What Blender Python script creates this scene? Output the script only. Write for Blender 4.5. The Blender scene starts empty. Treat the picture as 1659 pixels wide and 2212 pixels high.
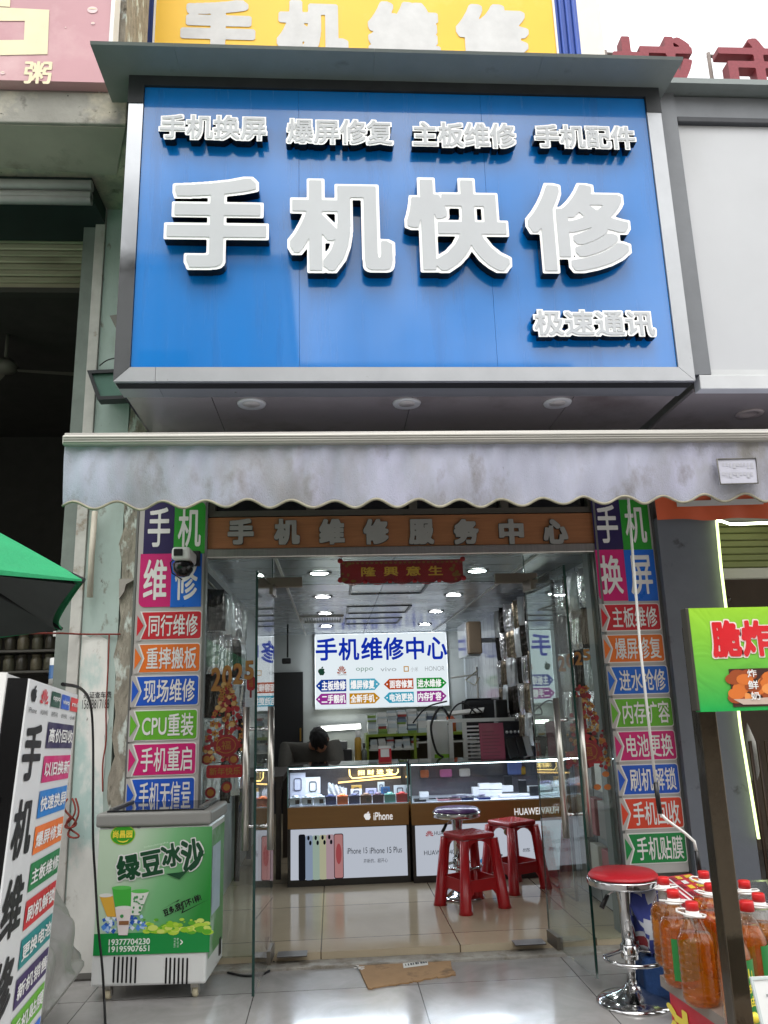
import bpy, bmesh, math, random
import numpy as np
from mathutils import Vector, Matrix, geometry
random.seed(7)
S=bpy.context.scene; C=S.collection
# ---------------------------------------------------------------- camera, sky, sun, exposure
CAM=Vector((0,0,1.30))
RIGHT=Vector((0.99768,-0.06214,-0.02779)); UP=Vector((0.01238,-0.23587,0.97171)); FWD=Vector((0.06694,0.96980,0.23455))
cd=bpy.data.cameras.new('camera'); cam=bpy.data.objects.new('camera',cd); C.objects.link(cam)
cam.matrix_world=Matrix(((RIGHT.x,UP.x,-FWD.x,CAM.x),(RIGHT.y,UP.y,-FWD.y,CAM.y),(RIGHT.z,UP.z,-FWD.z,CAM.z),(0,0,0,1)))
cd.sensor_fit='VERTICAL'; cd.sensor_height=36; cd.lens=36*1709/2212; cd.clip_start=.05; cd.clip_end=600
S.camera=cam
SUN_EL,SUN_AZ=math.radians(64),math.radians(188)      # azimuth clockwise from +Y: the sun is behind the camera
w=bpy.data.worlds.new('World'); S.world=w; w.use_nodes=True
nt=w.node_tree; bg=nt.nodes['Background']
sky=nt.nodes.new('ShaderNodeTexSky'); sky.sky_type='NISHITA'; sky.sun_disc=False
sky.sun_elevation=SUN_EL; sky.sun_rotation=SUN_AZ; sky.dust_density=4; sky.air_density=1.2
hs=nt.nodes.new('ShaderNodeHueSaturation'); hs.inputs['Saturation'].default_value=.12; hs.inputs['Value'].default_value=6.5
tc=nt.nodes.new('ShaderNodeTexCoord'); ns=nt.nodes.new('ShaderNodeTexNoise'); ns.inputs['Scale'].default_value=4.5; ns.inputs['Detail'].default_value=5
rp=nt.nodes.new('ShaderNodeMapRange'); rp.inputs[1].default_value=.35; rp.inputs[2].default_value=.68; rp.inputs[3].default_value=.55; rp.inputs[4].default_value=1.6
mx=nt.nodes.new('ShaderNodeMix'); mx.data_type='RGBA'; mx.blend_type='MULTIPLY'; mx.inputs[0].default_value=1
nt.links.new(tc.outputs['Generated'],ns.inputs['Vector']); nt.links.new(ns.outputs['Fac'],rp.inputs[0])
gm=nt.nodes.new('ShaderNodeGamma'); gm.inputs[1].default_value=.4      # thin even overcast
nt.links.new(sky.outputs[0],gm.inputs[0]); nt.links.new(gm.outputs[0],hs.inputs['Color']); nt.links.new(hs.outputs[0],mx.inputs[6]); nt.links.new(rp.outputs[0],mx.inputs[7])
nt.links.new(mx.outputs[2],bg.inputs['Color']); bg.inputs['Strength'].default_value=.15
sl=bpy.data.lights.new('sun','SUN'); sl.energy=.7; sl.angle=math.radians(16); sl.color=(1,.97,.93)
so=bpy.data.objects.new('sun',sl); C.objects.link(so); so.location=(0,-10,12)
sd=Vector((math.sin(SUN_AZ)*math.cos(SUN_EL),math.cos(SUN_AZ)*math.cos(SUN_EL),math.sin(SUN_EL)))
so.rotation_euler=sd.to_track_quat('Z','Y').to_euler()
S.view_settings.view_transform='Standard'; S.view_settings.look='None'; S.view_settings.exposure=.30; S.view_settings.gamma=1
S.render.engine='CYCLES'
try:
    S.cycles.use_denoising=True; S.cycles.denoiser='OPENIMAGEDENOISE'
except Exception: pass
S.cycles.max_bounces=10; S.cycles.transparent_max_bounces=24; S.cycles.sample_clamp_indirect=6; S.cycles.caustics_reflective=False; S.cycles.caustics_refractive=False
# ---------------------------------------------------------------- measuring: sight lines of the survey grid (1659 x 2212)
def ray(u,v): return RIGHT*(u-829.5)+UP*(1106-v)+FWD*1709
def at(u,v,Y):
    d=ray(u,v); return CAM+d*(Y/d.y)
def gz(u,v,z):
    d=ray(u,v); return CAM+d*((z-CAM.z)/d.z)
class Frame:
    """a plane with its own right, up and outward directions"""
    def __init__(s,O,U,V): s.O=Vector(O); s.U=Vector(U).normalized(); s.V=Vector(V).normalized(); s.N=s.U.cross(s.V)
    def p(s,a,b,n=0): return s.O+s.U*a+s.V*b+s.N*n
    def on(s,u,v):
        d=ray(u,v); t=(s.O-CAM).dot(s.N)/d.dot(s.N); q=CAM+d*t-s.O; return q.dot(s.U),q.dot(s.V)
    def bx(s,u0,v0,u1,v1):
        um,vm=(u0+u1)/2,(v0+v1)/2
        return (s.on(u0,vm)[0],s.on(um,v1)[1],s.on(u1,vm)[0],s.on(um,v0)[1])
    def rot(s,a,b,deg,n=0):
        r=math.radians(deg); return Frame(s.p(a,b,n),s.U*math.cos(r)+s.V*math.sin(r),s.V*math.cos(r)-s.U*math.sin(r))
def FY(Y): return Frame((0,Y,0),(1,0,0),(0,0,1))
# ---------------------------------------------------------------- materials
def c8(r,g,b):
    f=lambda v:(v/255/12.92 if v<=10.3 else ((v/255+.055)/1.055)**2.4)
    return (f(r),f(g),f(b),1)
_m={}
def M(name,col,rough=.5,metal=0,var=0,vs=6,bump=0,bs=None,spec=.5,stain=None,coat=0,stretch=None,emit=0,rvar=0):
    """principled with noise-driven tone, roughness and bump; stain=(colour, scale, low, high)"""
    if name in _m: return _m[name]
    m=bpy.data.materials.new(name); m.use_nodes=True; t=m.node_tree; n=t.nodes; b=n['Principled BSDF']
    b.inputs['Base Color'].default_value=col; b.inputs['Roughness'].default_value=rough; b.inputs['Metallic'].default_value=metal
    b.inputs['Specular IOR Level'].default_value=spec; b.inputs['Coat Weight'].default_value=coat; b.inputs['Coat IOR'].default_value=1.5; b.inputs['Coat Roughness'].default_value=.08 if coat<1 else .04
    if emit: b.inputs['Emission Color'].default_value=col; b.inputs['Emission Strength'].default_value=emit
    vec=None
    if var or bump or stain or rvar:
        tcx=n.new('ShaderNodeTexCoord'); mp=n.new('ShaderNodeMapping'); t.links.new(tcx.outputs['Object'],mp.inputs[0]); vec=mp.outputs[0]
        if stretch: mp.inputs['Scale'].default_value=stretch
    def noise(sc,det=6):
        x=n.new('ShaderNodeTexNoise'); x.inputs['Scale'].default_value=sc; x.inputs['Detail'].default_value=det; x.inputs['Roughness'].default_value=.62
        t.links.new(vec,x.inputs['Vector']); return x.outputs['Fac']
    def mr(src,a,bb,cc,d):
        x=n.new('ShaderNodeMapRange'); t.links.new(src,x.inputs[0])
        for i,q in enumerate((a,bb,cc,d)): x.inputs[i+1].default_value=q
        return x.outputs[0]
    cur=None
    if var:
        k=mr(noise(vs),.3,.7,1-var,1+var)
        x=n.new('ShaderNodeMix'); x.data_type='RGBA'; x.blend_type='MULTIPLY'; x.inputs[0].default_value=1
        x.inputs[6].default_value=col; t.links.new(k,x.inputs[7]); cur=x.outputs[2]
    if stain:
        for sc_,s_,lo,hi in (stain if isinstance(stain,list) else [stain]):
            x=n.new('ShaderNodeMix'); x.data_type='RGBA'
            t.links.new(mr(noise(s_,8),lo,hi,0,1),x.inputs[0])
            if cur is not None: t.links.new(cur,x.inputs[6])
            else: x.inputs[6].default_value=col
            x.inputs[7].default_value=sc_; cur=x.outputs[2]
    if cur is not None:
        t.links.new(cur,b.inputs['Base Color'])
    if rvar: t.links.new(mr(noise(vs*1.7),.3,.7,max(0,rough-rvar),rough+rvar),b.inputs['Roughness'])
    if bump:
        x=n.new('ShaderNodeBump'); x.inputs['Strength'].default_value=1; x.inputs['Distance'].default_value=bump
        t.links.new(noise(bs or vs*3),x.inputs['Height']); t.links.new(x.outputs[0],b.inputs['Normal'])
    _m[name]=m; return m
def E(name,col,strength):
    if name in _m: return _m[name]
    m=bpy.data.materials.new(name); m.use_nodes=True; t=m.node_tree; t.nodes.clear()
    e=t.nodes.new('ShaderNodeEmission'); e.inputs[0].default_value=col; e.inputs[1].default_value=strength
    o=t.nodes.new('ShaderNodeOutputMaterial'); t.links.new(e.outputs[0],o.inputs[0]); _m[name]=m; return m
def G(name,tint=(.93,.97,.95,1),ior=1.5,rough=0,dirt=0,dcol=(.5,.5,.5,1)):
    """clear sheet: transparent with fresnel reflection"""
    if name in _m: return _m[name]
    m=bpy.data.materials.new(name); m.use_nodes=True; t=m.node_tree; n=t.nodes; n.clear()
    tr=n.new('ShaderNodeBsdfTransparent'); tr.inputs[0].default_value=tint
    gl=n.new('ShaderNodeBsdfGlossy'); gl.inputs['Roughness'].default_value=rough
    lw=n.new('ShaderNodeLayerWeight'); lw.inputs[0].default_value=.5                    # reflection by viewing angle, the same from both faces
    pw=n.new('ShaderNodeMath'); pw.operation='POWER'; pw.inputs[1].default_value=4.2; t.links.new(lw.outputs['Facing'],pw.inputs[0])
    fr=n.new('ShaderNodeMath'); fr.operation='MULTIPLY_ADD'; f0=((ior-1)/(ior+1))**2; fr.inputs[1].default_value=1-f0; fr.inputs[2].default_value=f0; t.links.new(pw.outputs[0],fr.inputs[0])
    mx=n.new('ShaderNodeMixShader'); o=n.new('ShaderNodeOutputMaterial')
    t.links.new(fr.outputs[0],mx.inputs[0]); t.links.new(tr.outputs[0],mx.inputs[1]); t.links.new(gl.outputs[0],mx.inputs[2])
    out=mx
    if dirt:
        df=n.new('ShaderNodeBsdfDiffuse'); df.inputs[0].default_value=dcol; m2=n.new('ShaderNodeMixShader')
        tcx=n.new('ShaderNodeTexCoord'); ns=n.new('ShaderNodeTexNoise'); ns.inputs['Scale'].default_value=3; ns.inputs['Detail'].default_value=6
        k=n.new('ShaderNodeMapRange'); k.inputs[1].default_value=.3; k.inputs[2].default_value=.8; k.inputs[3].default_value=0; k.inputs[4].default_value=dirt
        t.links.new(tcx.outputs['Object'],ns.inputs['Vector']); t.links.new(ns.outputs['Fac'],k.inputs[0]); t.links.new(k.outputs[0],m2.inputs[0])
        t.links.new(mx.outputs[0],m2.inputs[1]); t.links.new(df.outputs[0],m2.inputs[2]); out=m2
    t.links.new(out.outputs[0],o.inputs[0]); _m[name]=m; return m
def tiles(name,col,mortar,w,h,off,rough,var,vs,veins=0,rlo=.05,rhi=.35,msize=.004):
    """large square tiles with thin joints, cloudy tone and patchy wet gloss"""
    m=bpy.data.materials.new(name); m.use_nodes=True; t=m.node_tree; n=t.nodes; b=n['Principled BSDF']
    tcx=n.new('ShaderNodeTexCoord'); mp=n.new('ShaderNodeMapping'); mp.inputs['Location'].default_value=(off[0],off[1],0)
    t.links.new(tcx.outputs['Object'],mp.inputs[0])
    br=n.new('ShaderNodeTexBrick'); br.offset=0; br.inputs['Scale'].default_value=1; br.inputs['Mortar Size'].default_value=msize; br.inputs['Mortar Smooth'].default_value=.2
    br.inputs['Brick Width'].default_value=w; br.inputs['Row Height'].default_value=h; br.inputs['Bias'].default_value=0
    d=lambda k:(col[0]*k,col[1]*k,col[2]*k,1)
    br.inputs['Color1'].default_value=d(1.04); br.inputs['Color2'].default_value=d(.95); br.inputs['Mortar'].default_value=mortar
    t.links.new(mp.outputs[0],br.inputs['Vector'])
    ns=n.new('ShaderNodeTexNoise'); ns.inputs['Scale'].default_value=vs; ns.inputs['Detail'].default_value=9; ns.inputs['Roughness'].default_value=.65; ns.inputs['Distortion'].default_value=veins
    t.links.new(tcx.outputs['Object'],ns.inputs['Vector'])
    k=n.new('ShaderNodeMapRange'); k.inputs[1].default_value=.3; k.inputs[2].default_value=.7; k.inputs[3].default_value=1-var; k.inputs[4].default_value=1+var
    t.links.new(ns.outputs['Fac'],k.inputs[0])
    x=n.new('ShaderNodeMix'); x.data_type='RGBA'; x.blend_type='MULTIPLY'; x.inputs[0].default_value=1
    t.links.new(br.outputs['Color'],x.inputs[6]); t.links.new(k.outputs[0],x.inputs[7]); t.links.new(x.outputs[2],b.inputs['Base Color'])
    n2=n.new('ShaderNodeTexNoise'); n2.inputs['Scale'].default_value=2.1; n2.inputs['Detail'].default_value=4; t.links.new(tcx.outputs['Object'],n2.inputs['Vector'])
    k2=n.new('ShaderNodeMapRange'); k2.inputs[1].default_value=.35; k2.inputs[2].default_value=.65; k2.inputs[3].default_value=rlo; k2.inputs[4].default_value=rhi
    t.links.new(n2.outputs['Fac'],k2.inputs[0]); t.links.new(k2.outputs[0],b.inputs['Roughness'])
    bm=n.new('ShaderNodeBump'); bm.inputs['Distance'].default_value=.002; bm.inputs['Strength'].default_value=.6; bm.invert=True
    t.links.new(br.outputs['Fac'],bm.inputs['Height']); t.links.new(bm.outputs[0],b.inputs['Normal'])
    return m
# ---------------------------------------------------------------- objects
def thing(name,label,cat,loc=(0,0,0),group=None):
    o=bpy.data.objects.new(name,None); C.objects.link(o); o.location=loc; o.empty_display_size=.1
    o['label']=label; o['category']=cat
    if group: o['group']=group
    return o
def tag(o,label,cat,group=None):
    o['label']=label; o['category']=cat
    if group: o['group']=group
    return o
def struct(o): o['kind']='structure'; return o
def org(o):
    v=Vector((0,0,0))
    while o: v+=o.location; o=o.parent
    return v
def link(name,me,parent,mats):
    for m in (mats if isinstance(mats,(list,tuple)) else [mats]): me.materials.append(m)
    o=bpy.data.objects.new(name,me); C.objects.link(o)
    if parent is not None:
        q=org(parent); me.transform(Matrix.Translation(-q)); o.parent=parent
    else:
        n=len(me.vertices); co=np.zeros(n*3); me.vertices.foreach_get('co',co); co=co.reshape(-1,3)
        lo,hi=co.min(0),co.max(0); q=Vector(((lo[0]+hi[0])/2,(lo[1]+hi[1])/2,lo[2]))
        me.transform(Matrix.Translation(-q)); o.location=q
    return o
def inside(p,l):
    x,y=p; c=False; j=len(l)-1
    for i in range(len(l)):
        a,b=l[i],l[j]
        if (a[1]>y)!=(b[1]>y) and x<(b[0]-a[0])*(y-a[1])/(b[1]-a[1])+a[0]: c=not c
        j=i
    return c
def tess(loops):
    """triangles of a set of outlines: every outline inside an odd number of others is a hole"""
    st=[0]
    for l in loops: st.append(st[-1]+len(l))
    bb=[(min(p[0] for p in l),min(p[1] for p in l),max(p[0] for p in l),max(p[1] for p in l)) for l in loops]
    par=[[j for j in range(len(loops)) if j!=i and bb[j][0]<=bb[i][0] and bb[j][1]<=bb[i][1] and bb[j][2]>=bb[i][2] and bb[j][3]>=bb[i][3] and inside(loops[i][0],loops[j])] for i in range(len(loops))]
    out=[]
    for i in range(len(loops)):
        if len(par[i])%2: continue
        g=[i]+[k for k in range(len(loops)) if i in par[k] and len(par[k])==len(par[i])+1]
        ix=[q for k in g for q in range(st[k],st[k+1])]
        out+=[tuple(ix[q] for q in t) for t in geometry.tessellate_polygon([[Vector((x,y,0)) for x,y in loops[k]] for k in g])]
    return out
class MB:
    def __init__(s): s.bm=bmesh.new()
    def _mi(s,vs,mi):
        if mi:
            st=set(vs)
            for f in {f for v in vs for f in v.link_faces}:
                if all(q in st for q in f.verts): f.material_index=mi
    def box(s,a,b,mi=0,bev=0,seg=2,mat=None):
        r=bmesh.ops.create_cube(s.bm,size=1); vs=r['verts']
        c=[(a[i]+b[i])/2 for i in range(3)]; d=[abs(b[i]-a[i]) for i in range(3)]
        for v in vs: v.co=Vector((v.co.x*d[0]+c[0],v.co.y*d[1]+c[1],v.co.z*d[2]+c[2]))
        if mat is not None:
            for v in vs: v.co=mat@v.co
        s._mi(vs,mi)
        if bev:
            es=list({e for v in vs for e in v.link_edges})
            bmesh.ops.bevel(s.bm,geom=es,offset=bev,segments=seg,affect='EDGES',profile=.5,material=-1)
        return s
    def face(s,pts,mi=0):
        f=s.bm.faces.new([s.bm.verts.new(p) for p in pts]); f.material_index=mi; return s
    def prism(s,loops,fr,n0,n1,mi=0,smi=None):
        """extrude a 2-D outline (with holes) of a frame from depth n0 to n1"""
        if loops and not hasattr(loops[0][0],'__len__'): loops=[loops]
        smi=mi if smi is None else smi
        tri=tess(loops)
        flat=[q for l in loops for q in l]
        top=[s.bm.verts.new(fr.p(x,y,n1)) for x,y in flat]
        if n0!=n1: bot=[s.bm.verts.new(fr.p(x,y,n0)) for x,y in flat]
        for t in tri:
            a,b,c=(flat[i] for i in t)
            if abs((b[0]-a[0])*(c[1]-a[1])-(b[1]-a[1])*(c[0]-a[0]))<1e-14: continue
            if (b[0]-a[0])*(c[1]-a[1])-(b[1]-a[1])*(c[0]-a[0])<0: t=(t[0],t[2],t[1])
            try:
                s.bm.faces.new([top[i] for i in t]).material_index=mi
                if n0!=n1: s.bm.faces.new([bot[i] for i in reversed(t)]).material_index=mi
            except ValueError: pass
        if n0!=n1:
            k=0
            for l in loops:
                for i in range(len(l)):
                    a,b=k+i,k+(i+1)%len(l)
                    try: s.bm.faces.new((top[a],bot[a],bot[b],top[b])).material_index=smi
                    except ValueError: pass
                k+=len(l)
        return s
    def tube(s,pts,r,n=8,mi=0,caps=True):
        P=[Vector(p) for p in pts]; rs=r if isinstance(r,(list,tuple)) else [r]*len(P); rings=[]; ref=None
        for i,p in enumerate(P):
            d=(P[min(i+1,len(P)-1)]-P[max(i-1,0)]).normalized()
            if ref is None:
                ref=Vector((0,0,1)) if abs(d.z)<.9 else Vector((1,0,0)); ref=(ref-d*ref.dot(d)).normalized()
            else: ref=(ref-d*ref.dot(d)).normalized()
            q=d.cross(ref)
            rings.append([s.bm.verts.new(p+(ref*math.cos(2*math.pi*k/n)+q*math.sin(2*math.pi*k/n))*rs[i]) for k in range(n)])
        for A,B in zip(rings,rings[1:]):
            for k in range(n): f=s.bm.faces.new((A[k],A[(k+1)%n],B[(k+1)%n],B[k])); f.material_index=mi; f.smooth=True
        if caps:
            s.bm.faces.new(list(reversed(rings[0]))).material_index=mi; s.bm.faces.new(rings[-1]).material_index=mi
        return s
    def lathe(s,prof,c=(0,0,0),n=24,mi=0,mat=None):
        c=Vector(c); rings=[]
        for r,z in prof:
            ps=[Vector((r*math.cos(2*math.pi*k/n),r*math.sin(2*math.pi*k/n),z)) for k in range(n)] if r>1e-6 else [Vector((0,0,z))]
            rings.append([s.bm.verts.new((mat@p if mat else p)+c) for p in ps])
        for A,B in zip(rings,rings[1:]):
            for k in range(n):
                a=[A[k],A[(k+1)%n]] if len(A)>1 else [A[0]]; b=[B[(k+1)%n],B[k]] if len(B)>1 else [B[0]]
                if len(a)+len(b)>2: f=s.bm.faces.new(a+b); f.material_index=mi; f.smooth=True
        return s
    def grid(s,fn,nu,nv,mi=0,smooth=True):
        V=[[s.bm.verts.new(fn(i/nu,j/nv)) for i in range(nu+1)] for j in range(nv+1)]
        for j in range(nv):
            for i in range(nu):
                f=s.bm.faces.new((V[j][i],V[j][i+1],V[j+1][i+1],V[j+1][i])); f.material_index=mi; f.smooth=smooth
        return s
    def build(s,name,mats,parent=None,smooth=False,fix=True):
        if fix: bmesh.ops.recalc_face_normals(s.bm,faces=s.bm.faces[:])
        me=bpy.data.meshes.new(name); s.bm.to_mesh(me); s.bm.free()
        if smooth:
            for p in me.polygons: p.use_smooth=True
        return link(name,me,parent,mats)
def dup(root,loc=None,label=None,rz=None,group=None,scale=None):
    r=root.copy(); C.objects.link(r)
    if loc is not None: r.location=loc
    if rz is not None: r.rotation_euler=(0,0,rz)
    if scale is not None: r.scale=(scale,)*3
    if label: r['label']=label
    if group: r['group']=group
    def kids(o,q):
        for ch in list(o.children):
            c=ch.copy(); C.objects.link(c); c.parent=q; kids(ch,c)
    kids(root,r); return r
def rrect(x0,y0,x1,y1,r,n=4,corners=(1,1,1,1)):
    P=[]
    for (cx,cy,a0),on in zip(((x1-r,y1-r,0),(x0+r,y1-r,90),(x0+r,y0+r,180),(x1-r,y0+r,270)),corners):
        if on:
            for k in range(n+1):
                a=math.radians(a0+90*k/n); P.append((cx+r*math.cos(a),cy+r*math.sin(a)))
        else: P.append((x1 if a0 in(0,270) else x0, y1 if a0<180 else y0))
    return P
def ell(cx,cy,rx,ry,n=24,a0=0,a1=360):
    m=n if a1-a0>=360 else n+1
    return [(cx+rx*math.cos(math.radians(a0+(a1-a0)*k/n)),cy+ry*math.sin(math.radians(a0+(a1-a0)*k/n))) for k in range(m)]
# ---------------------------------------------------------------- lettering
_glyph={}
def outline(s):
    """closed outline edges of a line of text, in em units"""
    c=bpy.data.curves.new('lettering','FONT'); c.body=s; c.fill_mode='NONE'; c.resolution_u=4
    o=bpy.data.objects.new('lettering',c); C.objects.link(o)
    dg=bpy.context.evaluated_depsgraph_get()
    me=bpy.data.meshes.new_from_object(o.evaluated_get(dg))
    n=len(me.vertices); co=np.zeros(n*3); me.vertices.foreach_get('co',co)
    e=np.zeros(len(me.edges)*2,dtype=int); me.edges.foreach_get('vertices',e)
    co=co.reshape(-1,3)[:,:2]; e=e.reshape(-1,2)
    bpy.data.objects.remove(o); bpy.data.curves.remove(c); bpy.data.meshes.remove(me)
    return co[e[:,0]],co[e[:,1]]
def dil(m,a,b):
    for _ in range(a):
        n=m.copy(); n[1:]|=m[:-1]; n[:-1]|=m[1:]; m=n.copy(); m[:,1:]|=n[:,:-1]; m[:,:-1]|=n[:,1:]
    for _ in range(b):
        n=m.copy(); n[1:]|=m[:-1]; n[:-1]|=m[1:]; n[:,1:]|=m[:,:-1]; n[:,:-1]|=m[:,1:]; m=n
    return m
def contours(m):
    """smoothed boolean raster -> simplified closed loops (cell units)"""
    f=m.astype(float)
    for _ in range(2):
        f[1:-1]=(f[:-2]+2*f[1:-1]+f[2:])/4; f[:,1:-1]=(f[:,:-2]+2*f[:,1:-1]+f[:,2:])/4
    g=f>0.5
    nxt={}
    mixed=np.argwhere((g[:-1,:-1]!=g[1:,:-1])|(g[:-1,:-1]!=g[:-1,1:])|(g[1:,1:]!=g[1:,:-1])|(g[1:,1:]!=g[:-1,1:]))
    def hp(y,x): return ('h',y,x)      # edge from (y,x) to (y,x+1)
    def vp(y,x): return ('v',y,x)
    T={1:[(3,0)],2:[(0,1)],3:[(3,1)],4:[(1,2)],5:[(3,2),(1,0)],6:[(0,2)],7:[(3,2)],8:[(2,3)],9:[(2,0)],10:[(0,3),(2,1)],11:[(2,1)],12:[(1,3)],13:[(1,0)],14:[(0,3)]}
    for y,x in mixed.tolist():
        k=int(g[y,x])|int(g[y,x+1])<<1|int(g[y+1,x+1])<<2|int(g[y+1,x])<<3
        ed=(hp(y,x),vp(y,x+1),hp(y+1,x),vp(y,x))
        for a,b in T[k]: nxt[ed[a]]=ed[b]
    def pos(e):
        t,y,x=e
        if t=='h': a,b=f[y,x],f[y,x+1]; return (x+(0.5-a)/(b-a),y)
        a,b=f[y,x],f[y+1,x]; return (x,y+(0.5-a)/(b-a))
    loops=[]
    while nxt:
        s,e=nxt.popitem(); L=[s]
        while e!=s and e in nxt: L.append(e); e=nxt.pop(e)
        P=np.array([pos(q) for q in L])
        if len(P)<6: continue
        i0=int(np.argmax(((P-P[0])**2).sum(1)))
        Q=rdp(P[:i0+1],.3)[:-1]+rdp(np.vstack([P[i0:],P[:1]]),.3)[:-1]
        if len(Q)>2: loops.append(Q)
    return loops
def rdp(P,eps):
    keep=[0,len(P)-1]; st=[(0,len(P)-1)]
    while st:
        a,b=st.pop()
        if b<=a+1: continue
        d=P[b]-P[a]; n=math.hypot(*d); w=P[a+1:b]-P[a]
        h=np.abs(w[:,0]*d[1]-w[:,1]*d[0])/n if n>1e-9 else np.hypot(w[:,0],w[:,1])
        i=int(np.argmax(h))
        if h[i]>eps: i+=a+1; keep.append(i); st+=[(a,i),(i,b)]
    return [tuple(P[i]) for i in sorted(keep)]
def glyph(s,bold=0.,res=96,sharp=.6):
    """loops of text s thickened by bold (em), in unit box; also the box aspect"""
    k=(s,round(bold,4),res)
    if k in _glyph: return _glyph[k]
    a,b=outline(s)
    lo=np.minimum(a.min(0),b.min(0)); hi=np.maximum(a.max(0),b.max(0))
    pad=bold+4/res; w=int((hi[0]-lo[0]+2*pad)*res)+2; h=int((hi[1]-lo[1]+2*pad)*res)+2
    A=(a-lo+pad)*res; B=(b-lo+pad)*res
    m=np.zeros((h,w),bool); xs=np.arange(w)
    for y in range(h):
        yc=y+1e-4
        c=(A[:,1]>yc)!=(B[:,1]>yc)
        if not c.any(): continue
        X=np.sort(A[c,0]+(yc-A[c,1])/(B[c,1]-A[c,1])*(B[c,0]-A[c,0]))
        m[y]=(np.searchsorted(X,xs)%2)==1
    n=bold*res
    if n>=1:
        sq=int(round(n*sharp)); m=dil(m,sq,max(0,int(round(n))-sq))
    _glyph[k]=[[(x/res-pad,y/res-pad) for x,y in l] for l in contours(m)]      # em units from the glyph's own corner
    return _glyph[k]
def place(L,box,B=None):
    """scale loops L so that the bounds of B fill the box"""
    B=B or L
    xs=[p[0] for l in B for p in l]; ys=[p[1] for l in B for p in l]
    x0,x1,y0,y1=min(xs),max(xs),min(ys),max(ys); kx=(box[2]-box[0])/(x1-x0); ky=(box[3]-box[1])/(y1-y0)
    return [[(box[0]+(x-x0)*kx,box[1]+(y-y0)*ky) for x,y in l] for l in L]
def text(s,fr,box,mat,parent,bold=.02,res=96,off=.003,depth=0,name='lettering',label=None):
    """printed line of text: a flat skin of its own on the panel"""
    o=MB().prism(place(glyph(s,bold,res),box),fr,off,off+depth).build(name,mat,parent,fix=depth>0)
    if label: o['label']=label
    return o
def channel(s,fr,box,parent,bold,rim,depth,face,edge,side,off=.02,res=128,name='character'):
    """box letter: pale rim, darker returns, face plate proud of the rim"""
    B=glyph(s,bold+rim,res,.92)
    o=MB().prism(place(B,box),fr,off,off+depth,0,1).build(name,[edge,side],parent,fix=False)
    MB().prism(place(glyph(s,bold,res,.92),box,B),fr,off+depth+.002,off+depth+.004).build(name+'_face',face,o,fix=False)
    return o
def flat(loops,fr,off,mat,parent,name,th=0): return MB().prism(loops,fr,off,off+th).build(name,mat,parent,fix=False)
def rect(b): return [(b[0],b[1]),(b[2],b[1]),(b[2],b[3]),(b[0],b[3])]
# ---------------------------------------------------------------- palette
WHITE=M('white_paint',c8(225,225,222),.45,var=.06,vs=5); VINYL=M('white_vinyl',c8(226,224,220),.45,var=.05,vs=9)
BLACKP=M('black_print',c8(18,18,20),.5); DARK=M('dark_metal',c8(38,40,42),.45,.4,var=.15); CHROME=M('chrome',c8(205,205,205),.12,1,rvar=.05)
STEEL=M('brushed_steel',c8(190,186,178),.28,1,var=.1,vs=3,stretch=(30,30,1)); RUBBER=M('black_rubber',c8(16,16,16),.6)
GREYP=M('grey_plastic',c8(105,106,104),.45,var=.06); WPLAST=M('white_plastic',c8(222,222,218),.35,var=.04)
GLASS=G('clear_glass'); GEDGE=M('glass_edge',c8(20,52,46),.15); BLACK=M('black_plastic',c8(14,14,15),.4)
def K(n,r,g,b,rough=.4): return M(n,c8(r,g,b),rough,var=.09,vs=5,bump=.0012,bs=7,rvar=.14)
NAVY=K('navy_vinyl',38,26,78); VGREEN=K('green_vinyl',40,148,42); MAG=K('magenta_vinyl',200,22,108); VBLUE=K('blue_vinyl',18,100,200)
VRED=K('red_vinyl',196,32,46); VORANGE=K('orange_vinyl',226,112,34); VLIME=K('lime_vinyl',98,172,40); VEMER=K('emerald_vinyl',16,130,62); VTOM=K('tomato_vinyl',214,66,38); VROYAL=K('royal_vinyl',22,84,190)
# ---------------------------------------------------------------- ground
g=MB().box((-60,-60,-.35),(60,4.62,-.05)); o=struct(g.build('pavement',tiles('wet_grey_tiles',c8(154,152,150),c8(84,82,80),.8,.8,(.4,-.0),.2,.15,3.1,1.2,.07,.22,.003))); 
g=MB().box((-1.14,4.62,-.3),(1.99,4.735,-.035),bev=.004); o=struct(g.build('threshold_strip',M('worn_cement',c8(150,146,138),.6,var=.25,vs=14,bump=.002,stain=(c8(95,80,58),9,.5,.72))))
g=MB().box((-1.14,4.735,-.3),(1.99,10.7,0)); o=struct(g.build('shop_floor',tiles('polished_beige_tiles',c8(182,168,144),c8(96,82,62),.76,.76,(-.252+.76,-.3),.1,.08,2.2,.6,.05,.16)))
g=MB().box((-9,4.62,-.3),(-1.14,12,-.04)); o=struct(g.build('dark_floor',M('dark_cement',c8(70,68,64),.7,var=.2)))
g=MB().box((1.99,4.62,-.3),(9,12,-.04)); o=struct(g.build('side_floor',M('grey_cement',c8(110,108,104),.6,var=.2)))
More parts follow.
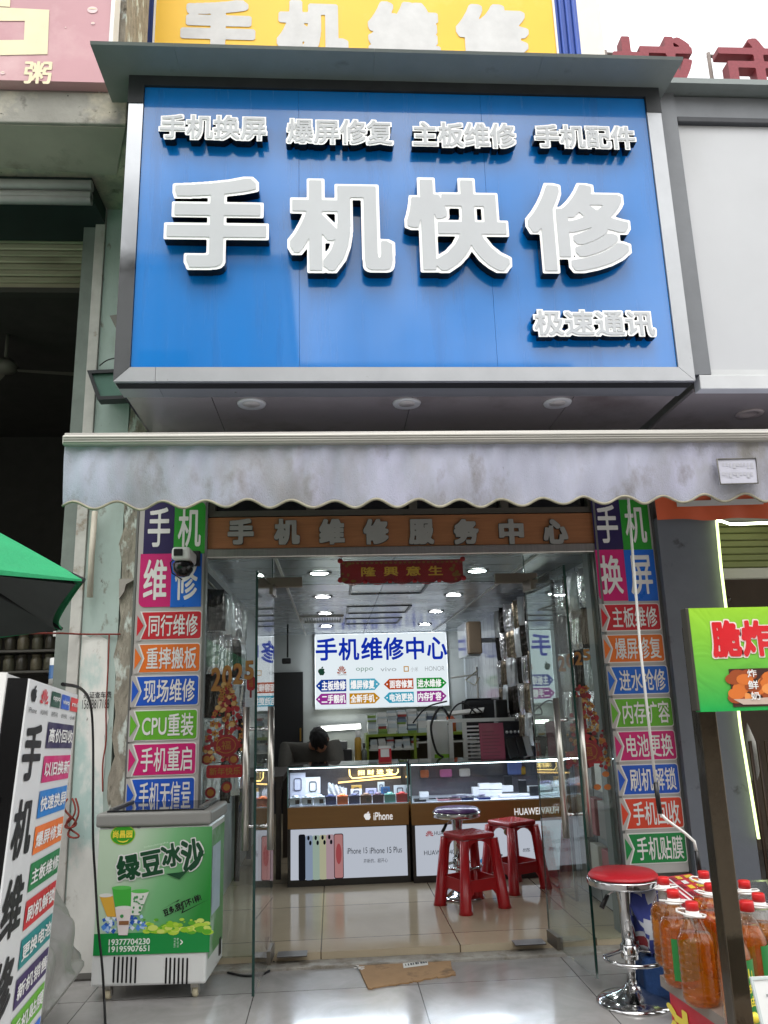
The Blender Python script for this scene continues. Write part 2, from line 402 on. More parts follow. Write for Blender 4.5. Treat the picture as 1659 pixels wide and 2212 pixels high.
# ---------------------------------------------------------------- the shop building
bld=thing('shop_building','narrow phone repair shop with pale green pillar, glass front and panelled room','building',(.4,4.8,0))
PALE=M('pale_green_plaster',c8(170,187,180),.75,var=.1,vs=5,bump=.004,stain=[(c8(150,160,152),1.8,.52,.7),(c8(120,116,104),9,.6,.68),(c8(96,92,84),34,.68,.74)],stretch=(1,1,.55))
RAW=M('raw_mortar',c8(150,144,130),.9,var=.3,vs=22,bump=.012,stain=[(c8(205,214,206),12,.52,.6),(c8(84,78,66),18,.6,.7)],stretch=(1,1,.4))
m=MB().box((-1.45,4.72,-.05),(-1.245,5.0,4.9)); m.build('pillar',PALE,bld)
m=MB()
zz=[-.05+.11*i for i in range(46)]; rnd=random.Random(3)
edge=[(-1.245+rnd.uniform(-.022,.02),z) for z in zz]
m.prism(edge+[(-1.13,zz[-1]),(-1.13,zz[0])],FY(4.714),-.1,.0); m.build('bare_mortar_strip',RAW,bld)
rnd=random.Random(8); wp=[(-1.445,-.04)]+[(-1.245-.03+rnd.uniform(-.02,.012),-.04+.1*i) for i in range(17)]+[(-1.30,1.70),(-1.36,1.735),(-1.40,1.715),(-1.445,1.74)]
MB().prism(wp,FY(4.719),-.0,.002).build('whitewash_patch',M('old_whitewash',c8(222,222,216),.8,var=.1,vs=5,bump=.003,stain=[(c8(176,200,194),3,.56,.66),(c8(150,144,130),9,.62,.72),(c8(96,92,84),30,.68,.76)],stretch=(1,1,.55)),bld)
m=MB().box((-1.515,4.70,-.05),(-1.452,4.80,4.9),bev=.004); m.build('shutter_channel',M('chalky_channel',c8(186,184,178),.6,var=.16,vs=6,stain=(c8(120,98,70),7,.58,.7)),bld)
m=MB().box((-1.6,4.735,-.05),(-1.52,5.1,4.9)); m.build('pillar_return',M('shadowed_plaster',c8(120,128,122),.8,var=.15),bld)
# interior room
GW=M('grey_wall_panel',c8(186,190,192),.3,var=.03,vs=2)
m=MB().box((-.86,4.80,0),(-.80,10.6,2.2)); m.build('left_wall',GW,bld)
def grooved():
    mm=M('grooved_gloss_panel',c8(196,202,208),.14); 
    t=mm.node_tree; n=t.nodes; b=n['Principled BSDF']; tcx=n.new('ShaderNodeTexCoord'); wv=n.new('ShaderNodeTexBrick'); wv.offset=0
    wv.inputs['Scale'].default_value=1; wv.inputs['Brick Width'].default_value=.22; wv.inputs['Row Height'].default_value=50; wv.inputs['Mortar Size'].default_value=.006
    wv.inputs['Color1'].default_value=c8(196,202,208); wv.inputs['Color2'].default_value=c8(190,196,204); wv.inputs['Mortar'].default_value=c8(90,94,100)
    sp=n.new('ShaderNodeSeparateXYZ'); cb=n.new('ShaderNodeCombineXYZ'); t.links.new(tcx.outputs['Object'],sp.inputs[0]); t.links.new(sp.outputs[1],cb.inputs[0]); t.links.new(sp.outputs[2],cb.inputs[1])
    t.links.new(cb.outputs[0],wv.inputs['Vector']); t.links.new(wv.outputs['Color'],b.inputs['Base Color']); return mm
m=MB().box((1.72,4.80,0),(1.80,10.6,2.2)); m.build('right_wall',grooved(),bld)
m=MB().box((-.86,10.5,0),(1.8,10.6,2.24)); m.build('back_wall',M('plain_grey_wall',c8(168,172,170),.6,var=.05),bld)
dr=MB().box((-.79,10.46,0),(-.385,10.498,1.72),bev=.006).build('door',M('black_door',c8(22,22,24),.4),bld)
MB().box((-.43,10.43,.86),(-.41,10.457,1.02),bev=.004).build('handle',M('brass_door',c8(180,140,70),.3,1),dr)
cm=tiles('ceiling_strips',c8(186,192,198),c8(82,88,94),40,.30,(0,.1),.3,.05,1.2,0,.2,.3,.006)
cm.node_tree.nodes['Principled BSDF'].inputs['Metallic'].default_value=.3
m=MB().box((-.86,4.80,2.2),(1.8,10.6,2.26)); cl=m.build('ceiling',cm,bld)
m=MB().box((-.355,4.85,2.185),(-.338,10.48,2.199)).box((1.30,4.85,2.185),(1.317,10.48,2.199)); m.build('ceiling_trim',WPLAST,bld)
for y0,y1 in ((6.05,6.65),(7.5,8.1),(8.6,9.2)):
    m=MB().box((.14,y0,2.19),(.16,y1,2.199)).box((.74,y0,2.19),(.76,y1,2.199)).box((.161,y0,2.19),(.739,y0+.02,2.199)).box((.161,y1-.02,2.19),(.739,y1,2.199)); h=m.build('access_hatch',M('hatch_edge',c8(90,94,98),.4,.6),bld)
# transom windows above the header board
m=MB().box((-.75,4.70,2.42),(1.63,4.76,2.455)).box((-.75,4.70,2.70),(1.63,4.76,2.76))
for x in (-.75,-.15,.48,1.05,1.60): m.box((x,4.702,2.456),(x+.05,4.758,2.699))
fr_=m.build('transom_window',M('bronze_frame',c8(92,88,80),.4,.5,var=.1),bld)
MB().box((-.74,4.77,2.40),(1.62,4.78,2.75)).build('pane',M('dark_pane',c8(20,22,24),.08),fr_)
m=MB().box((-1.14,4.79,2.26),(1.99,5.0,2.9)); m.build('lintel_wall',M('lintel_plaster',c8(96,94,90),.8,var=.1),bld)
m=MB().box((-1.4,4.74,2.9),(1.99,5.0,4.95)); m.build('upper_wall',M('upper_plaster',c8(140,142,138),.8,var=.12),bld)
m=MB().box((-.80,4.745,-.0),(-.757,4.80,2.4)).box((1.62,4.745,0),(1.66,4.80,2.4)); m.build('door_jamb',STEEL,bld)
m=MB().box((1.60,4.80,0),(1.72,4.9,2.2)).box((-.80,4.80,0),(-.79,4.9,2.2)); m.build('inner_jamb',M('grey_jamb',c8(130,136,136),.5),bld)
m=MB().box((1.64,4.74,-.05),(2.0,5.0,2.9)).box((-1.14,4.74,-.05),(-.80,4.79,2.9)); m.build('wall_pier',M('pier_plaster',c8(130,128,122),.8,var=.15),bld)
# ---------------------------------------------------------------- header board over the door
hb=thing('header_board','brown wood grain board with eight grey raised characters above the glass doors','sign board',(.44,4.70,2.22))
WOOD=M('wood_grain',c8(152,98,60),.5,var=.16,vs=5,stretch=(1,1,16))
FH=FY(4.70)
MB().box((-.752,4.70,2.222),(1.627,4.74,2.415),bev=.003).build('board',WOOD,hb)
MB().box((-.752,4.685,2.165),(1.627,4.742,2.22),bev=.006).build('steel_rail',STEEL,hb)
FG=M('faded_grey_face',c8(146,144,140),.5,var=.06); FB=M('black_edge',c8(20,22,26),.4)
for ch,x in zip('手机维修服务中心',(520,620,717,812,910,1007,1105,1200)):
    z=at(x,1148,4.68).z; xx=at(x,1148,4.68).x
    channel(ch,FY(4.698),(xx-.078,z-.08,xx+.078,z+.08),hb,.05,.014,.012,FG,FB,FB,off=.002,res=96)
# ---------------------------------------------------------------- the big blue shop sign
sg=thing('shop_sign','big blue box sign with silver letters jutting out over the shop','shop sign',(.41,4.2,2.88))
BLUE=M('blue_panel',c8(0,112,190),.25,var=.06,vs=1.3,spec=.3,rvar=.06,stain=[(c8(16,92,160),2.2,.55,.85),(c8(14,84,146),9,.66,.86)],stretch=(4,1,.3),coat=1)
Ys=3.72; FS=FY(Ys)
m=MB()
for a,b in ((-.983,-.1492),(-.1482,.8618),(.8628,1.807)): m.box((a,Ys,2.952),(b,Ys+.03,4.60),bev=.0006,seg=1)
m.build('blue_panel',BLUE,sg)
ALU=M('brushed_frame',c8(166,168,170),.34,.55,var=.08,vs=4,stain=[(c8(110,106,98),16,.66,.75)]); MIR=M('mirror_frame',c8(146,148,150),.08,1,rvar=.04)
m=MB()
m.prism([(-1.062,2.876),(-.86,2.876),(-.86,2.951),(-.984,2.951)],FS,-.2,.012).prism([(-.858,2.876),(1.888,2.876),(1.808,2.951),(-.858,2.951)],FS,-.2,.012)
m.prism([(1.89,2.876),(1.89,4.50),(1.8085,4.50),(1.8085,2.953)],FS,-.2,.012); m.build('frame',ALU,sg)
MB().prism([(-1.062,2.878),(-.9845,2.953),(-.9845,4.49),(-1.062,4.49)],FS,-.98,.0125).build('side_frame',MIR,sg)
m=MB().box((-1.068,Ys-.014,4.603),(1.893,Ys+.1,4.672)).box((-1.068,Ys-.016,4.49),(-.984,Ys+.1,4.602)).box((1.8085,Ys-.016,4.50),(1.893,Ys+.1,4.602)); m.build('dark_fascia',M('charcoal_sheet',c8(52,54,56),.5,.3,var=.2,vs=7),sg)
SOF=M('soffit_sheet',c8(172,164,162),.22,.25,var=.08,vs=2,stain=[(c8(120,104,100),1.3,.55,.8)])
m=MB()
for a,b in ((-1.055,-.62),(-.616,.44),(.444,1.32),(1.324,1.885)): m.box((a,3.80,2.884),(b,4.72,2.90))
m.box((-1.055,3.735,2.872),(1.885,3.795,2.885),1); m.build('soffit',[SOF,M('black_gap',c8(18,18,18),.7)],sg)
for x in (-.418,.419,1.254):
    d=MB().lathe([(.045,-.004),(.073,-.010),(.078,0),(.0,0)],(x,4.03,2.8835),28).build('downlight',WPLAST,sg,fix=True)
    MB().lathe([(0,-.002),(.045,-.002),(.045,0)],(x,4.03,2.879),28).build('lens',M('unlit_lens',c8(214,208,200),.3),d)
m=MB().box((1.872,3.74,2.903),(1.89,4.72,4.60)).box((-1.06,4.4,2.903),(-1.05,4.72,4.6)).box((-1.05,3.76,4.61),(1.87,4.70,4.64)); m.build('box_side',ALU,sg)
FACE=M('acrylic_face',c8(182,185,187),.4,var=.05,vs=3); RIM=M('letter_rim',c8(248,249,247),.25,coat=.5); SIDE=M('letter_return',c8(34,36,38),.16,.85)
for ch,b in (('手',(352,373,580,577)),('机',(620,379,853,584)),('快',(875,377,1103,584)),('修',(1138,388,1367,585))):
    channel(ch,FS,FY(Ys-.1).bx(*b),sg,.028,.022,.058,FACE,RIM,SIDE,off=.014,res=192)
for st,b in (('手机换屏',(340,240,577,296)),('爆屏修复',(617,249,851,306)),('主板维修',(890,256,1118,313)),('手机配件',(1156,262,1378,315)),('极速通讯',(1153,663,1421,723))):
    sp={'极速通讯':.0}.get(st)
    channel(st,FS,FY(Ys-.09).bx(*b),sg,.012,.062,.05,FACE,RIM,SIDE,off=.014,res=128,name='lettering')
# drip canopy over the sign
CAN=M('canopy_sheet',c8(124,131,129),.5,.2,var=.1,vs=3,stain=[(c8(96,98,96),6,.62,.8)])
m=MB()
for a,b in ((-1.215,-.7885),(-.7875,.2615),(.2625,1.1715),(1.1725,1.945)):
    m.prism([(3.492,4.674),(3.50,4.660),(4.72,4.69),(4.72,4.78)],Frame((a,0,0),(0,1,0),(0,0,1)),0,b-a)
m.build('canopy',CAN,sg)
# ---------------------------------------------------------------- yellow billboard and blue cladding above
tw=thing('blue_cladding','ribbed blue metal cladding rising above the shop sign behind the yellow board','cladding',(.26,4.75,4.95))
BM=M('blue_ribbed_sheet',c8(30,72,160),.4,.1,var=.1,vs=2)
m=MB().box((-1.335,4.72,4.8),(1.865,5.2,7.4))
for i in range(64):
    x=-1.33+i*.05
    if x<-1.17 or x>1.65: m.box((x,4.70,4.8),(x+.022,4.719,7.4),bev=.004,seg=1)
m.build('cladding_sheet',BM,tw)
yb=thing('yellow_billboard','yellow billboard with four grey rounded characters above the blue sign','billboard',(.24,4.62,4.95))
MB().box((-1.172,4.62,4.9),(1.645,4.69,7.2)).build('board',M('yellow_vinyl',c8(240,190,44),.55,var=.05,vs=1.5,stain=[(c8(240,204,90),2,.55,.8)]),yb)
MB().box((-1.186,4.612,4.9),(-1.173,4.70,7.2)).build('edge_trim',WHITE,yb); MB().box((1.646,4.612,4.9),(1.66,4.70,7.2)).build('edge_trim',WHITE,yb)
for ch,b in (('手',(390,0,552,126)),('机',(598,2,752,130)),('维',(795,5,950,132)),('修',(985,10,1142,135))):
    text(ch,FY(4.62),FY(4.62).bx(*b),M('weathered_grey',c8(200,200,198),.6,var=.1,vs=6),yb,.062,128,.004,name='character')
bw=thing('beige_tower','pale cream tower block edge rising behind the blue cladding','building',(2.0,6,0))
MB().box((1.9,6.0,0),(2.595,9,13)).build('wall',M('cream_render',c8(226,220,206),.7,var=.05),bw)
# ---------------------------------------------------------------- red roof letters far right
for ch,b,lb in (('城',(1318,98,1492,232),'red rooftop character on a rusty frame, half hidden by the blue sign'),('市',(1545,103,1716,232),'red rooftop character on a thin frame at the right picture edge')):
    F8=FY(9); q=F8.bx(*b)
    t=thing('roof_letter',lb,'rooftop letter',((q[0]+q[2])/2,9,q[1]-1.4),'red rooftop letters')
    o=MB().prism(place(glyph(ch,.016,128,.8),q),F8,0,.16,0,1).build('character',[M('faded_red_mesh',c8(132,58,66),.7,var=.15,vs=30),M('dull_red_side',c8(120,40,48),.6)],t,fix=False)
    m=MB(); x0,z0,x1,z1=q; z0-=1.4
    for x in (x0+.01,x1-.1): m.tube([(x,9.1,z0),(x,9.1,z1-.02)],.03,6)
    for z in (z1-.05,z1-.55,z0+.5): m.tube([(x0,9.12,z),(x1,9.12,z)],.025,6)
    m.build('support_frame',M('rusty_angle',c8(120,110,104),.7,.3,var=.2),t)
rb=thing('far_building','low building block carrying the red rooftop letters','building',(6,9,0)); MB().box((2.6,9,0),(12,16,7.2)).build('wall',M('far_wall',c8(170,168,164),.8,var=.1),rb)
# ---------------------------------------------------------------- right neighbour: blank signboard
rs=thing('blank_signboard','blank white signboard box with grey frame beside the blue sign','signboard',(3,4.2,2.87))
MB().box((2.03,3.83,2.985),(4.6,3.86,4.52)).build('panel',M('white_composite',c8(186,188,190),.4,var=.05,vs=1.0,stain=[(c8(172,174,174),.8,.5,.8)]),rs)
m=MB().box((1.905,3.80,2.95),(2.028,3.92,4.72)).box((2.029,3.81,4.56),(4.6,3.95,4.70)); m.build('frame',M('grey_frame',c8(112,115,118),.5,.2,var=.1),rs)
MB().box((2.03,3.80,4.522),(2.75,3.9,4.558),bev=.006).box((2.76,3.80,4.522),(4.6,3.9,4.558),bev=.006).build('seal_strip',M('dark_seal',c8(58,60,64),.6,var=.15),rs)
MB().box((1.91,3.72,4.715),(4.7,4.72,4.75)).build('cap_sheet',CAN,rs)
MB().box((1.96,3.80,2.868),(4.6,3.87,2.948),bev=.004).box((2.029,3.815,2.950),(4.6,3.87,2.984)).build('bottom_trim',M('pale_trim',c8(196,198,198),.45,var=.05),rs)
MB().box((1.955,3.875,2.88),(4.6,4.72,2.90)).build('soffit',SOF,rs)
d=MB().lathe([(.045,-.004),(.073,-.010),(.078,0),(0,0)],(2.44,4.2,2.8795),28).build('downlight',M('soffit_ring',c8(176,164,158),.4),rs)
MB().box((1.9,4.73,2.36),(4.6,5.0,4.9)).build('backing_wall',M('upper_plaster',c8(140,142,138),.8),rs)
# ---------------------------------------------------------------- right neighbour: grey wall, stall front
rn=thing('grey_wall','dark grey painted wall pier right of the shop front with scuffs','wall',(2.18,4.7,-.05))
MB().box((2.0,4.63,-.05),(2.37,4.9,2.36)).build('painted_wall',M('grey_wall_paint',c8(100,104,112),.7,var=.08,vs=4,bump=.002,stain=[(c8(66,68,72),7,.64,.72),(c8(170,170,172),30,.74,.78)]),rn)
st=thing('food_stall','dim food stall opening with olive roller shutter at the right edge','stall',(3,5,-.05))
sh=MB()
for i in range(7): sh.box((2.37,4.80+(i%2)*.006,2.07+i*.045),(3.6,4.83+(i%2)*.006,2.112+i*.045),bev=.006,seg=1)
sh.build('shutter',M('olive_shutter',c8(128,136,84),.5,.2,var=.1,stretch=(.3,1,1)),st)
MB().box((2.37,4.79,2.0),(3.6,4.84,2.066),bev=.005).build('shutter_rail',M('pale_rail',c8(190,190,176),.5),st)
MB().box((2.37,7.2,-.05),(5.5,7.3,2.9)).box((5.4,4.9,-.05),(5.5,7.2,2.9)).box((2.30,4.905,-.05),(2.36,7.2,2.9)).build('inner_wall',M('brown_inner_wall',c8(122,110,96),.7,var=.15,vs=2),st)
MB().box((2.37,4.9,2.36),(5.5,7.2,2.4)).build('inner_ceiling',M('brown_ceiling',c8(150,134,116),.8,var=.1),st)
gl_=MB().lathe([(0,-.03),(.03,-.02),(.035,.01),(.02,.03),(0,.03)],(2.72,5.3,1.93),14).build('ceiling_bulb',G('bulb_glass',(.85,.82,.78,1)),st)
cu=MB()
for i in range(40): 
    x=2.40+i*.016; cu.tube([(x,4.72+(i%3)*.02,1.02),(x+.004,4.72+(i%3)*.02,.1)],.006,5)
cu.build('bead_curtain',M('dark_beads',c8(70,52,36),.5,var=.3),st)
def neon():
    t=thing('neon_tube','bright yellow green neon tube edging the stall opening','neon light',(2.36,4.6,.53))
    p=[at(1553,1122,4.6),at(1560,1126,4.6),at(1577,1132,4.6),at(1600,1132,4.6),at(1640,1130,4.6),at(1700,1128,4.6)]
    MB().tube([at(1639,1812,4.6),at(1600,1575,4.6),at(1571,1335,4.6),at(1558,1230,4.6),at(1548,1124,4.6)],.0085,8).build('vertical_tube',E('neon_lime',(.8,1,.38,1),2.2),t)
    MB().tube([at(1548,1124,4.6)]+p[1:],.0085,8).build('top_tube',E('neon_white',(.92,1,.7,1),5),t)
neon()
ob=thing('orange_banner','orange plastic banner with grey cross stroke hanging under the awning','banner',(2.6,4.58,2.34))
m=MB().grid(lambda u,v:Vector((1.985+u*1.6,4.585+.008*math.sin(u*40)*(1-v)+.006*math.sin(u*17+3*v),2.338+v*.30+.006*math.sin(u*23)*(1-v))),60,8); m.build('cloth',M('orange_tarp',c8(206,92,52),.5,var=.08,vs=4),ob)
MB().prism([(at(1461,1082,4.57).x,2.415),(2.66,2.425),(2.66,2.462),(2.41,2.457),(2.41,2.6),(2.33,2.6),(2.33,2.455),(at(1461,1082,4.57).x,2.450)],FY(4.57),0,0).build('stroke',M('grey_print',c8(186,184,180),.6),ob,fix=False)
# ---------------------------------------------------------------- left neighbour
ln=thing('left_building','old building on the left with concrete ledge, olive shutter and dark room','building',(-4,4.9,0))
CON=M('weathered_concrete',c8(150,148,140),.9,var=.22,vs=3,bump=.01,stain=[(c8(196,188,168),2.5,.5,.62),(c8(70,66,60),6,.58,.72),(c8(40,38,36),22,.66,.74)])
MB().box((-6,3.92,4.525),(-1.13,4.75,4.735),bev=.008).build('ledge',CON,ln)
MB().prism([(-6,3.925),(-1.14,3.94),(-1.30,4.36),(-6,3.98)],Frame((0,0,4.52),(1,0,0),(0,1,0)),-.0,.004).build('ledge_underside',M('stained_soffit',c8(176,170,158),.8,var=.15,vs=2,bump=.003,stain=[(c8(120,112,98),3,.55,.75)]),ln)
MB().box((-6,4.38,4.40),(-1.455,4.9,4.515)).build('green_fascia',M('dark_green_sheet',c8(22,40,38),.6,var=.2),ln)
m=MB(); 
for k,(z,r) in enumerate(((4.70-.2,.035),(4.43,.03),(4.40,.03))): m.tube([(-6,4.36,z-.06),(-1.44,4.36,z-.06)],r,8)
m.build('awning_roller',M('grey_roller',c8(186,188,186),.5,.3,var=.1),ln)
m=MB()
for i in range(9): m.box((-6,5.0+(i%2)*.004,4.10+i*.05),(-1.6,5.03+(i%2)*.004,4.145+i*.05),bev=.008,seg=1)
m.build('shutter',M('olive_grey_shutter',c8(172,168,142),.6,.1,var=.15,stretch=(.2,1,1),stain=[(c8(90,84,64),3,.55,.8)]),ln)
MB().box((-6,4.98,4.06),(-1.6,5.05,4.098)).build('shutter_rail',M('dark_rail',c8(54,54,48),.6),ln)
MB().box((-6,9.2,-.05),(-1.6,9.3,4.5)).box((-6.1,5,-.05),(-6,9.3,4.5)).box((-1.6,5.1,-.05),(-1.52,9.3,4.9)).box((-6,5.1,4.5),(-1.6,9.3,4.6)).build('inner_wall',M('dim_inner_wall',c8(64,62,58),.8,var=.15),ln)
MB().box((-6,4.6,4.74),(-1.35,9.2,7.5)).build('upper_wall',M('old_upper_wall',c8(140,136,126),.9,var=.2,vs=2),ln)
MB().prism([(-1.34,4.0),(-1.19,4.0),(-1.19,4.5),(-1.34,4.5)],Frame((0,0,4.7),(1,0,0),(0,1,0)),.05,2.6).build('rough_pier',RAW,ln)
ps=thing('pink_signboard','faded pink signboard with cream characters and bubbles on the left ledge','signboard',(-2.5,3.9,4.74))
MB().box((-5,3.86,4.75),(-1.235,3.93,7)).build('panel',M('faded_pink_vinyl',c8(188,140,146),.55,var=.06,vs=1.4,stain=[(c8(206,168,170),2.2,.5,.75)]),ps)
MB().box((-1.234,3.85,4.75),(-1.212,3.95,7)).build('edge_trim',WHITE,ps)
CRM=M('cream_print',c8(226,216,180),.6,var=.06); FP=FY(3.86)
text('粥',FP,FP.bx(52,133,112,182),CRM,ps,.02,96)
lp=[[FP.on(*p) for p in l] for l in (((-90,12),(-90,122),(103,118),(107,22)),((-45,46),(-45,88),(52,87),(54,46)))]
flat(lp,FP,.003,CRM,ps,'character'); flat([FP.on(*p) for p in ((-60,-60),(-20,-60),(26,-60),(22,16),(-60,10))],FP,.003,CRM,ps,'character')
for u,v,r in ((200,22,13),(201,51,5),(213,115,9),(6,158,6),(142,60,2)):
    a,b=FP.on(u,v); k=r*3.86/1709; m=MB(); m.prism(ell(a,b,k,k*.8),FP,.003,.003); m.prism(ell(a,b+k*.25,k*.8,k*.12),FP,.0045,.0045,1); m.build('bubble_print',[M('pale_bubble',c8(222,196,196),.5),CRM],ps,fix=False)
fan=thing('ceiling_fan','dim ceiling fan hanging in the dark room left of the pillar','fan',(-2.78,6.5,4.2))
MB().tube([(-2.78,6.5,4.5),(-2.78,6.5,4.25)],.015,8).lathe([(0,.0),(.09,.02),(.11,.07),(.06,.12),(0,.12)],(-2.78,6.5,4.14),16).build('motor',M('dusty_fan',c8(120,116,106),.6),fan)
for a in (10,130,250):
    r=math.radians(a); u=Vector((math.cos(r),math.sin(r),0)); v=Vector((-math.sin(r),math.cos(r),.15)); c0=Vector((-2.78,6.5,4.17))
    m=MB(); m.bm.faces.new([m.bm.verts.new(c0+u*p+v*q_) for p,q_ in ((.1,-.04),(.7,-.07),(.74,.0),(.7,.06),(.1,.04))]); m.build('blade',M('dusty_fan',c8(120,116,106),.6),fan)
fl=thing('floodlight','unlit black framed floodlight on the pale green pillar under the sign corner','floodlight',(-1.32,4.55,3.1))
qx=[at(190,803,4.5),at(290,798,4.5),at(305,862,4.5),at(212,866,4.5)]
FF=FY(4.5); q=[(p.x,p.z) for p in qx]; cx=sum(p[0] for p in q)/4; cz=sum(p[1] for p in q)/4; inn=[(cx+(x-cx)*.84,cz+(z-cz)*.78) for x,z in q]
MB().prism([q,inn],FF,-.06,.02).build('housing',DARK,fl); MB().prism(inn,FF,-.02,-.0).build('reflector_glass',M('green_grey_lens',c8(96,128,116),.12,.2,var=.1),fl)
MB().box((cx-.1,4.56,cz-.02),(cx+.1,4.72,cz+.02)).build('bracket',DARK,fl)
sw=thing('wall_lamp_hood','small grey lamp hood on the pillar beside the sign edge','wall lamp',(-1.12,4.6,3.75))
o_=at(252,690,4.6); MB().prism([(o_.x-.03,o_.z+.0),(o_.x+.14,o_.z+.03),(o_.x+.14,o_.z-.1),(o_.x+.02,o_.z-.1)],FY(4.6),-.1,.05).build('hood',M('grey_hood',c8(110,108,100),.5),sw)

# ---------------------------------------------------------------- the other side of the street (behind the camera, seen in reflections)
OW=[M('ochre_render',c8(186,170,146),.8,var=.08),M('grey_render',c8(160,160,158),.8,var=.08),M('white_tiled_front',c8(204,202,196),.6,var=.06)]
for k,(xa,xb,h,yy) in enumerate(((-30,-9,13.0,-14.5),(-8.9,-1.4,14.6,-15),(-1.3,7,10.6,-14.2),(7.1,30,9.6,-15))):
    t=thing('street_building','%s apartment building across the street behind the viewer'%('ochre low','grey tallest','white lower','ochre long')[k],'building',((xa+xb)/2,yy,-.05))
    MB().box((xa,yy-8,-.05),(xb,yy,h)).box((xa-.2,yy-8,h+.01),(xb+.2,yy+.25,h+.35)).build('wall',OW[k%3],t)
    m=MB()
    for z in range(1,int(h/3.1)):
        n=int((xb-xa)/2.6)
        for i in range(n):
            x=xa+.6+i*2.6; m.box((x,yy+.003,z*3.1+.9),(x+1.5,yy+.05,z*3.1+2.5))
    w_=m.build('window',M('street_window',c8(40,48,54),.1),t); w_['kind']='stuff'
    MB().box((xa+.3,yy+.003,.2),(xb-.3,yy+.04,2.9)).build('shop_row',M('street_shopfront',c8(70,66,62),.5,var=.2,vs=1),t)
# ---------------------------------------------------------------- awning
aw=thing('awning','grey retractable awning with scalloped dirty valance across the shop front','awning',(1,3.1,2.05))
FABRIC=M('dirty_awning_fabric',c8(174,176,194),.8,var=.08,vs=4,bump=.003,bs=160,stain=[(c8(146,143,140),1.4,.45,.72),(c8(184,184,206),2.3,.52,.7),(c8(112,104,88),4.5,.56,.8),(c8(84,76,62),30,.68,.78)],stretch=(1.5,1,.85))
YA=3.1; x0a,x1a=-1.063,3.2; per=.1725
def vz(x): return 2.094+.0160*math.cos(2*math.pi*(x+.935)/per+math.pi)*(1 if x<2.9 else 0)-.004*math.sin(x*3)
def vy(x,t): return YA+.010*math.sin(x*9+2*t)*t+.006*math.sin(x*23+1)*t+.03*t*t-.012*math.exp(-((x+.93)/.14)**2)*t+.02*math.exp(-((x-1.72-.2*t)/.09)**2)*t+.004*math.sin(x*61+t*4)*(1-t)+.0045*math.sin(x*37+3*math.sin(x*5)+t*2)*t+.003*math.sin(x*83+2*math.sin(x*7))*(1-t)*t*4
m=MB().grid(lambda u,v:Vector((x0a+u*(x1a-x0a),vy(x0a+u*(x1a-x0a),v),2.335*(1-v)+vz(x0a+u*(x1a-x0a))*v)),320,14); m.build('valance',FABRIC,aw)
hem=[(x0a+i*(x1a-x0a)/300,) for i in range(301)]
MB().tube([(x,vy(x,1)-.004,vz(x)) for (x,) in hem],.0055,6).build('hem',M('cream_piping',c8(150,145,126),.7,var=.25,vs=20),aw)
m=MB().box((x0a-.004,YA-.03,2.335),(x1a,YA+.03,2.378),bev=.008)
for z in (2.347,2.357,2.366): m.box((x0a,YA-.034,z-.002),(x1a,YA-.0305,z+.002))
m.tube([(x0a,YA,2.378),(x1a,YA,2.378)],.016,8); m.build('front_rail',M('cream_rail',c8(168,165,158),.45,.2,var=.08,vs=4,stretch=(1,8,8)),aw)
MB().grid(lambda u,v:Vector((x0a+.02+u*(x1a-x0a),YA+v*1.55,2.385+v*.42-.03*math.sin(math.pi*v))),40,10).build('canopy_fabric',FABRIC,aw)
MB().tube([(x0a,4.64,2.80),(x1a,4.64,2.80)],.06,10).build('roller',M('cream_rail',c8(206,202,192)),aw)
for x in (-.4,1.5):
    MB().tube([(x,4.6,2.72),(x+.5,3.85,2.56),(x+.05,3.13,2.36)],.018,6).build('folding_arm',WPLAST,aw)
PF=Frame((0,YA-.018,0),(1,0,0),(0,0,1))
q=[PF.on(1548,992),PF.on(1632,990),PF.on(1637,1044),PF.on(1556,1046)]
MB().prism(q,PF,-.006,.0).build('patch',M('sewn_patch',c8(186,186,198),.7,var=.1,vs=8),aw)
MB().tube([PF.p(*p,.002) for p in q+q[:1]],.0035,5).build('patch_stitching',M('dark_stitch',c8(110,108,104),.8),aw)
m=MB(); rr=random.Random(4)
for r_ in range(2):
    for k in range(9): b_=PF.bx(1560+7.6*k,1000+20*r_,1560+7.6*k+rr.uniform(3,6.5),1000+20*r_+rr.uniform(6,13)); m.prism(rect(b_),PF,.002,.002)
m.build('faint_embossing',M('faint_print',c8(176,176,184),.7),aw,fix=False)
cr=thing('crank_rod','white awning crank rod with black grips hanging before the right panel','crank rod',(1.76,3.4,.8))
pts=[at(1357,1075,3.35),at(1383,1400,3.38),at(1416,1690,3.4)]
MB().tube([at(1357,1060,3.35)]+pts,.0062,8).tube([at(1426,1757,3.4),at(1441,1772,3.4),at(1480,1800,3.4),at(1500,1818,3.4),at(1505,1840,3.4)],.0062,8).build('rod',WPLAST,cr)
MB().tube([pts[-1],at(1426,1757,3.4)],.0105,8).tube([at(1505,1838,3.4),at(1512,1888,3.4)],.0105,8).build('grip',BLACK,cr)
